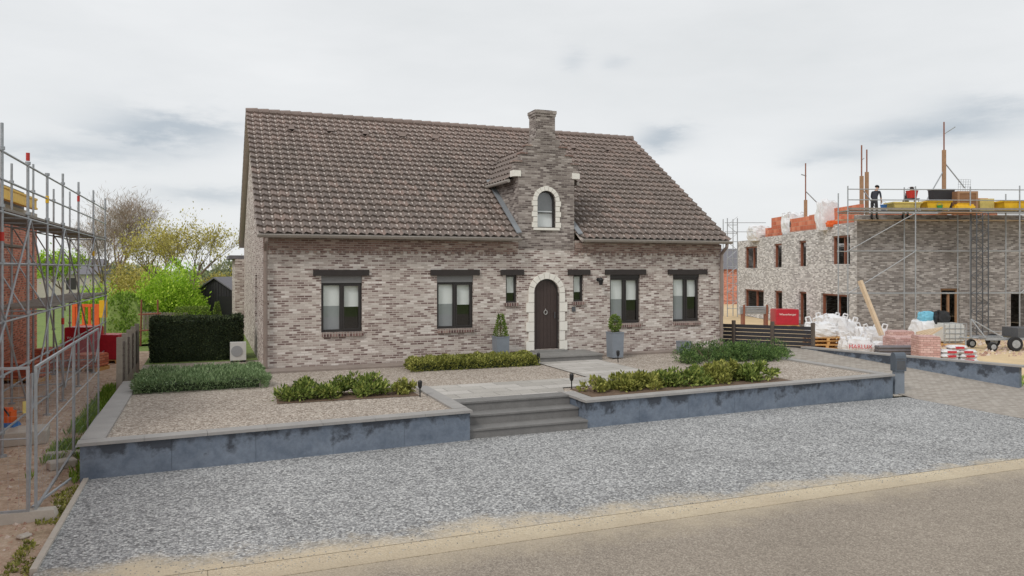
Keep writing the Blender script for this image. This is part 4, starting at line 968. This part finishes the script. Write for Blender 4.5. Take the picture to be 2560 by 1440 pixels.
t=thing('blue_bucket','blue bucket beside the first worker','bucket',dk(2203,-.9),ROT); bm=BM(); lathe(bm,[(.11,0),(.15,.26),(.165,.27),(.165,.29)],(0,0,0),14); part('body',bm,'blue',t,local=True); bm=BM(); chain(bm,[(.15*cos(a),0,.28+.16*sin(a)) for a in [pi*i/8 for i in range(9)]],.008,5); part('handle',bm,'steel',t,local=True)
t=thing('green_bucket','green bucket in front of the yellow tub','bucket',dk(2345,-1.22),ROT); bm=BM(); lathe(bm,[(.09,0),(.13,.22),(.145,.24)],(0,0,0),14); part('body',bm,'green',t,local=True); bm=BM(); chain(bm,[(.13*cos(a),0,.24+.13*sin(a)) for a in [pi*i/8 for i in range(9)]],.008,5); part('handle',bm,'steel',t,local=True)
t=thing('insulation_stack','pale insulation boards standing on the deck','insulation',dk(2462,-.5),ROT); bm=BM()
for i in range(4): B(bm,-.35,.35,-.2+i*.101,-.1+i*.101,0,.62-.03*i)
part('board',bm,'paleyellow',t,local=True)
t=thing('mesh_panel','wire mesh panel tilted above the brown crate','mesh panel',dk(2410,-.3,6.98),ROT); bm=BM()
for i in range(6): T(bm,(-.3+i*.12,0,0),(-.26+i*.12,0,.62),.008,n=4); T(bm,(-.3,0,.02+i*.12),(.32,0,.02+i*.12),.008,n=4)
part('wire',bm,'steel',t,local=True)
def bag(name,label,loc,rz,sx,sy,sz,seed,loops=True,mat='white',word=None,wc='letter_red',ws=.2,group=None,wz=.55,cat='big bag'):
    t=thing(name,label,cat,loc,rz,group); bm=BM(); bmesh.ops.create_cube(bm,size=1); bmesh.ops.subdivide_edges(bm,edges=bm.edges[:],cuts=7,use_grid_fill=True)
    for v in bm.verts:
        x,y,z=v.co; zz=z+.5; bul=1+.16*sin(pi*min(1,zz*1.05)); k=1-.25*(abs(x*2)**6)*(abs(y*2)**6)
        nz=noise.noise(Vector((x*4+seed,y*4,z*4)))*.12+noise.noise(Vector((x*11+seed,y*11,z*11)))*.05
        v.co=Vector((x*sx*bul*k*(1+nz),y*sy*bul*k*(1+nz),sz*(zz+(.9*nz if zz>.9 else 0)+(.12*(1-4*x*x)*(1-4*y*y) if zz>.9 else 0))))
    part('sack',bm,mat,t,local=True,smooth=False)
    if loops:
        for a in (-1,1):
            for b in (-1,1):
                bm=BM(); c=Vector((a*sx*.42,b*sy*.42,sz*.93)); chain(bm,[c,c+Vector((a*.05,b*.03,.24)),c+Vector((-a*.1,-b*.03,.28)),c+Vector((-a*.2,0,.02))],.03,5); part('lifting_loop',bm,mat,t,local=True)
    if word: text('lettering',word,ws,wc,t,Matrix.Translation((0,-sy/2*1.3-.02,sz*wz))@RX)
    return t
bag('big_bag','white big bag with dark lettering on the left shell wall',nbw(.75,9.4,5.21),ROT,1.05,1.0,1.3,1,word='H+H',wc='letter_dark',ws=.5,group='white bags on the grey shell')
bag('plastic_wrap','crumpled tall white wrap hanging on orange blocks',nbw(.1,3.4,5.3),ROT,1.0,.5,1.45,2,False,group='white bags on the grey shell',cat='plastic wrap')
bag('plastic_wrap','low crumpled white wrap near the far shell corner',nbw(.2,13.6,5.1),ROT,1.1,1.4,.95,3,False,group='white bags on the grey shell',cat='plastic wrap')
bag('orange_sack','small orange sack on the shell wall top',nbw(.1,2.7,5.45),ROT,.6,.4,.3,4,False,'orange',cat='sack')
# ---------------------------------------------------------------- workers
def person(label,loc,rz,bend,arms,cl,hat):
    t=thing('person',label,'person',loc,rz,None)
    V=[];E=[];Rr=[];K=[]
    def j(p,r,par,kind):
        p=Vector(p)
        V.append(p);Rr.append(r);K.append(kind)
        if par is not None:E.append((par,len(V)-1))
        return len(V)-1
    Rb=Matrix.Rotation(-bend,3,'X'); pv=Vector((0,0,.95))
    up=lambda p: pv+Rb@(Vector(p)-pv)
    pel=j((0,0,.95),.13,None,0); sp=j(up((0,0,1.12)),.125,pel,0); chs=j(up((0,0,1.32)),.15,sp,0); nk=j(up((0,.01,1.48)),.055,chs,1); h1=j(up((0,.03,1.58)),.08,nk,1); h2=j(up((0,.02,1.68)),.085,h1,1); j(up((0,.12,1.6)),.014,h1,1)
    for s,(el,wr) in zip((-1,1),arms):
        sh=j(up((s*.18,0,1.42)),.062,chs,0); e=j(up((s*el[0],el[1],el[2])),.045,sh,0); w=j(up((s*wr[0],wr[1],wr[2])),.032,e,1)
        d=(V[w]-V[e]).normalized(); pm=j(V[w]+d*.06,.032,w,1); side=d.cross(Vector((0,0,1))).normalized() if abs(d.z)<.95 else Vector((1,0,0)); dn=d.cross(side)
        for q,ln in zip((-.03,-.01,.01,.03),(.06,.075,.07,.055)):
            a=j(V[pm]+side*q+d*.03,.009,pm,1); b=j(V[a]+d*ln*.6,.009,a,1); j(V[b]+d*ln*.3+dn*ln*.3,.008,b,1)
        a=j(V[w]+d*.03+side*.045,.01,w,1); j(V[a]+d*.04+side*.02,.009,a,1)
    for s in (-1,1):
        hp=j((s*.1,0,.88),.09,pel,2); kn=j((s*.12,.04,.5),.062,hp,2); an=j((s*.13,-.02,.09),.045,kn,3); j((s*.14,.15,.045),.04,an,3)
    me=bpy.data.meshes.new('tmp'); me.from_pydata(V,E,[]); o=bpy.data.objects.new('tmp',me); COL.objects.link(o)
    md=o.modifiers.new('s','SKIN'); sv=me.skin_vertices[0].data
    for i,r in enumerate(Rr): sv[i].radius=(r,r*(.75 if K[i]==0 and i<3 else 1)); sv[i].use_root=(i==0)
    ss=o.modifiers.new('u','SUBSURF'); ss.levels=1; ss.render_levels=1
    dg=bpy.context.evaluated_depsgraph_get(); dg.update(); m2=bpy.data.meshes.new_from_object(o.evaluated_get(dg)); bpy.data.objects.remove(o)
    m2.materials.clear()
    for k in (cl,'skin','cloth2','black'): m2.materials.append(M[k])
    mids=[(V[a].lerp(V[b],f),K[b]) for a,b in E for f in (.25,.75,1)]
    for f in m2.polygons:
        f.material_index=min(mids,key=lambda q:(q[0]-f.center).length_squared)[1]; f.use_smooth=True
    b=bpy.data.objects.new('body',m2); COL.objects.link(b); b.parent=t
    bm=BM(); bmesh.ops.create_uvsphere(bm,u_segments=14,v_segments=8,radius=.105)
    for v in list(bm.verts):
        if v.co.z<-.01: v.co.z=-.01
    bm.transform(Matrix.Translation(up((0,.0,1.67)))@Rb.to_4x4()@Matrix.Diagonal((1,1.12,.95,1)))
    part('hair' if not hat else 'cap',bm,'hair' if not hat else 'black',t,local=True,smooth=True)
    return t
person('standing worker in dark clothes and cap on shell corner',nbw(.75,-.18,5.64),ROT+radians(-55),.42,(((.24,.12,1.18),(.16,.36,1.12)),((.24,.1,1.17),(.17,.34,1.05))),'cloth',True)
person('worker in charcoal clothes bending over beside the pale tub',nbw(2.3,-.18,5.64),ROT+radians(-70),.65,(((.22,.2,1.2),(.18,.42,1.12)),((.22,.2,1.2),(.18,.42,1.1))),'cloth2',False)
t=thing('red_bucket','red bucket beside the bending worker','bucket',dk(2276,-.55,6.65),ROT); bm=BM(); lathe(bm,[(.2,0),(.27,.34),(.29,.36)],(0,0,0),14); part('body',bm,'redpaint',t,local=True); bm=BM(); chain(bm,[(.25*cos(a),0,.36+.2*sin(a)) for a in [pi*i/8 for i in range(9)]],.01,5); part('handle',bm,'steel',t,local=True)
t=thing('work_trestle','small steel trestle carrying the red bucket','trestle',dk(2276,-.55),ROT); bm=BM(); B(bm,-.3,.3,-.15,.15,.58,.62)
for x in (-.25,.25):
    for y in (-.12,.12): T(bm,(x*1.1,y*1.2,0),(x,y,.6),.015)
part('frame',bm,'darksteel',t,local=True)
# ---------------------------------------------------------------- goods on the right site
GZ=-.6
def gp(px,py): return on(px,py,GZ)
pb=gp(2082,880)
def pallet_mesh(bm):
    for i in range(6): B(bm,-.66,.66,-.5+i*.18,-.5+i*.18+.1,.115,.14)
    for i in range(3): B(bm,-.66+i*.61,-.56+i*.61,-.5,.5,.089,.116)
    for i in range(3):
        for k in range(3): B(bm,-.66+i*.61,-.56+i*.61,-.5+k*.44,-.38+k*.44,.02,.09)
    for k in range(3): B(bm,-.66,.66,-.5+k*.44,-.38+k*.44,0,.021)
pos=['bottom','second','third','topmost']
p0=None
for i in range(4):
    lab='orange brown wooden pallet, %s of the stack beside board fence'%pos[i]
    loc=pb+Vector((rnd(-.03,.03),.5+rnd(-.03,.03),i*.145))
    if p0 is None:
        p0=thing('wooden_pallet',lab,'pallet',loc,RY_,'stacked wooden pallets'); bm=BM(); pallet_mesh(bm); part('boards',bm,'pallet',p0,local=True)
    else: copy_tree(p0,None,loc,RY_+rnd(-.05,.05),lab)
g='white bags on the right site'
bag('big_bag','white big bag lying on the pallet stack',pb+Vector((-.1,.5,.585)),RY_,1.05,.85,.52,11,group=g)
q=gp(2130,872); bag('big_bag','tall white big bag with loops right of the pallet stack',q+Vector((.1,1.2,0)),RY_,1.1,.95,1.2,12,group=g)
q=gp(2163,888); bag('big_bag','front white big bag with red lettering',q+Vector((0,.45,0)),RY_-.1,1.05,.75,.6,13,word='MARLUX',ws=.22,group=g)
q=gp(2228,876); bag('big_bag','slumped white big bag beside the leaning plank',q+Vector((0,1.0,0)),RY_,1.05,.85,.8,14,group=g)
q=gp(2220,886); bag('big_bag','low white bag remnant in front of the leaning plank',q+Vector((0,.5,0)),RY_+.3,.9,.65,.42,15,False,group=g)
q=gp(2190,868); bag('big_bag','white bag behind the leaning plank foot',q+Vector((0,1.8,0)),RY_+.2,1.0,.85,.95,19,group=g)
a=at(2204,838,29.5); b=at(2150,702,30.2); t=thing('leaning_plank','long pale plank leaning behind the white bags','plank',a); bm=BM(); d=b-a; T(bm,(0,0,0),d,.1,.1,4); part('board',bm,'paleplank',t,local=True)
q=gp(2292,893); pack('pale pink brick pack on the site edge',q+Vector((0,.6,0)),RY_,1.15,1.,.72,'pinkbrick',group='pink brick packs')
q=gp(2345,906); pack('narrow pink brick pack nearest driveway wall',q+Vector((0,.5,0)),RY_-.15,.75,.9,.9,'pinkbrick',group='pink brick packs')
q=gp(2310,880); pack('pink brick pack at the back of its group',q+Vector((0,1.3,0)),RY_,1.1,.9,.75,'pinkbrick',group='pink brick packs')
sk=None
names=['bottom left','bottom right','second row left','second row right','third row left','third row right','top']
for i,(px,lv) in enumerate(((2393,0),(2440,0),(2393,1),(2440,1),(2396,2),(2437,2),(2414,3))):
    loc=gp(px,908)+Vector((0,.35,.0+.15*lv)); lab='red and white cement sack, %s of the pile'%names[i]
    if sk is None:
        sk=thing('cement_sack',lab,'sack',loc,RY_,'cement sacks in a pile'); bm=BM(); B(bm,-.32,.32,-.22,.22,0,.15); bmesh.ops.bevel(bm,geom=bm.edges[:],offset=.06,segments=3,affect='EDGES'); part('paper',bm,'white',sk,local=True,smooth=True)
        bm=BM(); B(bm,-.15,.15,-.226,.226,.04,.11); part('stripe',bm,'redwrap',sk,local=True)
    else: copy_tree(sk,None,loc,RY_+rnd(-.1,.1),lab)
t=thing('pipe_bundle','bundle of grey green plastic pipes behind driveway wall','pipes',gp(2262,897)+Vector((0,.25,0)),RY_)
for i in range(4):
    for k in range(3): bm=BM(); T(bm,(-.75,k*.14,.06+i*.11),(.75,k*.14,.06+i*.11),.055,n=8); part('pipe',bm,'roofgrey',t,local=True)
q=base(2318,33.5,GZ); bag('blue_sack','light blue bag on top of the rubble pile',q+Vector((0,0,.95)),RY_,.6,.5,.42,16,False,'lightblue',cat='sack')
bag('rubble_bag','black plastic bag beside the light blue bag',base(2352,33.2,GZ+.85),RY_,.55,.5,.55,17,False,'black',cat='sack')
bag('big_bag','grey white big bag under the light blue bag',base(2315,33.6,GZ),RY_,1.0,.9,.95,18,False,group=g)
t=thing('water_tank','white plastic water tank in a steel cage','tank',base(2372,32.8,GZ),RY_); bm=BM(); B(bm,-.45,.45,-.45,.45,.14,.95); bmesh.ops.bevel(bm,geom=bm.edges[:],offset=.07,segments=2,affect='EDGES'); part('tank',bm,'whiteplastic',t,local=True); bm=BM()
for i in range(5): T(bm,(-.48+i*.24,-.48,.1),(-.48+i*.24,-.48,.97),.012); T(bm,(-.5,-.48,.12+i*.21),(.5,-.48,.12+i*.21),.012)
part('cage',bm,'steel',t,local=True); bm=BM(); B(bm,-.5,.5,-.48,.48,0,.1); part('pallet',bm,'pallet',t,local=True)
t=thing('plank_pile','loose pale planks leaning on the rubble pile','planks',base(2325,31.4,GZ),RY_)
for i in range(5): bm=BM(); T(bm,(-.6+.05*i,-.2+.12*i,.3+.08*i),(.55-.06*i,.1+.1*i,.85-.03*i),.055,n=4); part('plank',bm,'paleplank',t,local=True)
pack('red wrapped brick pack by the far shell wall',base(1961,43,GZ),RY_,1.3,1.1,1.0,'redwrap','Wienerberger')
t=thing('tube_rack','rack of grey scaffold tubes beside the red pack','tube rack',base(1890,43,GZ),RY_)
for i in range(5):
    for k in range(3): bm=BM(); T(bm,(-.85,k*.12,.75+i*.09),(.75,k*.12,.75+i*.09),.035,n=6); part('tube',bm,'steel',t,local=True)
for x in (-.7,.6): bm=BM(); B(bm,x-.05,x+.05,-.1,.4,0,.7); B(bm,x-.05,x+.05,-.12,-.06,.69,1.25); part('stand',bm,'rust',t,local=True)
t=thing('site_trailer','grey site trailer with drawbar and black wheels at right edge','trailer',base(2520,30.5,GZ),RY_)
bm=BM(); B(bm,-.9,2.0,-.05,.05,.42,.52); B(bm,-.9,2.0,.95,1.05,.42,.52)
for x in (-.85,0,.9,1.9): B(bm,x,x+.08,.049,.951,.43,.51)
part('chassis',bm,'steel',t,local=True)
bm=BM(); chain(bm,[(-.9,.5,.47),(-1.5,.5,.47),(-1.65,.5,.5)],.045); T(bm,(-1.4,.5,.0),(-1.4,.5,.8),.03); part('drawbar',bm,'steel',t,local=True)
bm=BM(); T(bm,(-.9,0,.52),(-1.3,.3,1.25),.025); T(bm,(-1.3,.3,1.25),(-.2,0,.52),.025); T(bm,(-1.3,.3,1.25),(-1.3,.3,.5),.025); part('support_frame',bm,'steel',t,local=True)
for x in (.15,-.75):
    for y in (-.2,1.2):
        ax=Matrix.Rotation(pi/2,4,'X'); r=.29 if x>0 else .18
        bm=BM(); lathe(bm,[(r*.6,-.08),(r*.93,-.08),(r,-.05),(r,.05),(r*.93,.08),(r*.6,.08)],(x,y,r),20,ax); w=part('wheel',bm,'rubber',t,local=True)
        bm=BM(); lathe(bm,[(r*.57,-.085),(r*.5,-.07),(r*.15,-.09),(r*.15,.09),(r*.57,.085)],(x,y,r),16,ax); part('rim',bm,'steel',w,local=True)
bm=BM(); B(bm,.4,2.0,0.0,1.0,.521,.9); part('load_box',bm,'darksteel',t,local=True)
pts=[(Vector((rnd(20.9,23),rnd(13,16.5),-.6)),Vector((0,0,1))) for i in range(3000)]
o=leafcloud('verge_grass',pts,.1,'lf_grass',None,.2,.6); tagp(o,'patch of grass beyond the driveway wall at right','grass',kind='stuff')
sp=[]
for i in range(6000):
    x=rnd(-1.7,16.5); y=8.7+abs(random.gauss(0,.6)) if i<2600 else rnd(9.2,13.9)
    if y>yf(x)-.05: continue
    sp.append((x,y,-.589 if y>8.97 else -.596,rnd(.005,.014)))
pebbles('loose_pebbles',sp,'pebble','loose grey pebbles scattered over the gravel and its sandy edge','pebbles')
sp=[]
for i in range(2600):
    if i<1700: sp.append((-1.95-abs(random.gauss(0,1.6)),rnd(9,26),-.64,rnd(.008,.04)))
    else:
        q=base(rnd(2040,2560),rnd(28.5,36),-.6); sp.append((q.x,q.y,-.6,rnd(.02,.11)))
pebbles('site_rubble',sp,'rubble','small rubble and brick chips strewn over both building sites','rubble')
# ---------------------------------------------------------------- sky and light
w=bpy.data.worlds.new('World'); S.world=w; w.use_nodes=True; n=w.node_tree; n.nodes.clear()
out=n.nodes.new('ShaderNodeOutputWorld'); tc=n.nodes.new('ShaderNodeTexCoord').outputs['Generated']
SUN_EL,SUN_AZ=radians(48),radians(-75)
sky=n.nodes.new('ShaderNodeTexSky'); sky.sky_type='NISHITA'; sky.sun_disc=False; sky.sun_elevation=SUN_EL; sky.sun_rotation=SUN_AZ
b1=n.nodes.new('ShaderNodeBackground'); b1.inputs[1].default_value=.1; L(n,sky.outputs[0],b1.inputs[0])
s=n.nodes.new('ShaderNodeSeparateXYZ'); L(n,tc,s.inputs[0])
az=math_(n,'ARCTAN2',s.outputs[0],s.outputs[1]); el=s.outputs[2]
cv=n.nodes.new('ShaderNodeCombineXYZ'); L(n,math_(n,'MULTIPLY',az,1.4),cv.inputs[0]); L(n,math_(n,'MULTIPLY',el,5.),cv.inputs[1])
nz=noise_(n,cv.outputs[0],1.2,5,.55); nf=noise_(n,cv.outputs[0],7,6,.62)
col=ramp(n,nz,[(.30,(.77,.79,.80,1)),(.5,(.835,.85,.86,1)),(.66,(.90,.912,.92,1))])
col=mixc(n,.12,col,ramp(n,nf,[(.3,grey(.3)),(.7,grey(.7))]),'OVERLAY')
col=mixc(n,maprange(n,el,.0,.25,.5,0),col,(.88,.90,.915,1))
tot=None
for a0,e0,wa,we,am in ((-.045,.162,.075,.022,1.),(-.14,.130,.09,.012,.6),(.578,.168,.03,.014,.85),(.873,.155,.09,.013,.7),(.78,.135,.045,.01,.55),(.0,.088,.065,.01,.6),(.461,.262,.016,.012,.35),(.515,.258,.018,.007,.3),(.93,.17,.06,.018,.55)):
    dn=math_(n,'MULTIPLY',math_(n,'SUBTRACT',nf,.5),2.)
    x=math_(n,'DIVIDE',math_(n,'ADD',math_(n,'SUBTRACT',az,a0),math_(n,'MULTIPLY',dn,wa*1.1)),wa)
    y=math_(n,'DIVIDE',math_(n,'ADD',math_(n,'SUBTRACT',el,e0),math_(n,'MULTIPLY',dn,we*2.)),we)
    d=math_(n,'ADD',math_(n,'MULTIPLY',x,x),math_(n,'MULTIPLY',y,y)); gss=math_(n,'MULTIPLY',math_(n,'POWER',2.718,math_(n,'MULTIPLY',d,-1.)),am)
    tot=gss if tot is None else math_(n,'ADD',tot,gss)
col=mixc(n,math_(n,'MINIMUM',tot,.9),col,(.48,.54,.60,1))
b2=n.nodes.new('ShaderNodeBackground'); b2.inputs[1].default_value=1.; L(n,col,b2.inputs[0])
mx=n.nodes.new('ShaderNodeMixShader'); mx.inputs[0].default_value=.94; L(n,b1.outputs[0],mx.inputs[1]); L(n,b2.outputs[0],mx.inputs[2]); L(n,mx.outputs[0],out.inputs[0])
w.cycles.sampling_method='MANUAL'; w.cycles.sample_map_resolution=256
ld=bpy.data.lights.new('sun','SUN'); ld.energy=1.5; ld.angle=radians(14); ld.color=(1,.97,.92); lo=bpy.data.objects.new('sun',ld); COL.objects.link(lo)
dirv=Vector((sin(SUN_AZ)*cos(SUN_EL),cos(SUN_AZ)*cos(SUN_EL)-.6,sin(SUN_EL)))
lo.rotation_euler=dirv.to_track_quat('Z','Y').to_euler()
cd=bpy.data.cameras.new('camera'); cam=bpy.data.objects.new('camera',cd); COL.objects.link(cam); cam.location=(0,0,H); cam.rotation_euler=(pi/2,0,-YAW)
cd.sensor_width=36; cd.lens=36*F/2560; cd.shift_y=-(720-HY)/2560; cd.clip_end=3000; cd.clip_start=.05
S.camera=cam
S.view_settings.view_transform='Standard'; S.view_settings.look='None'; S.view_settings.exposure=0
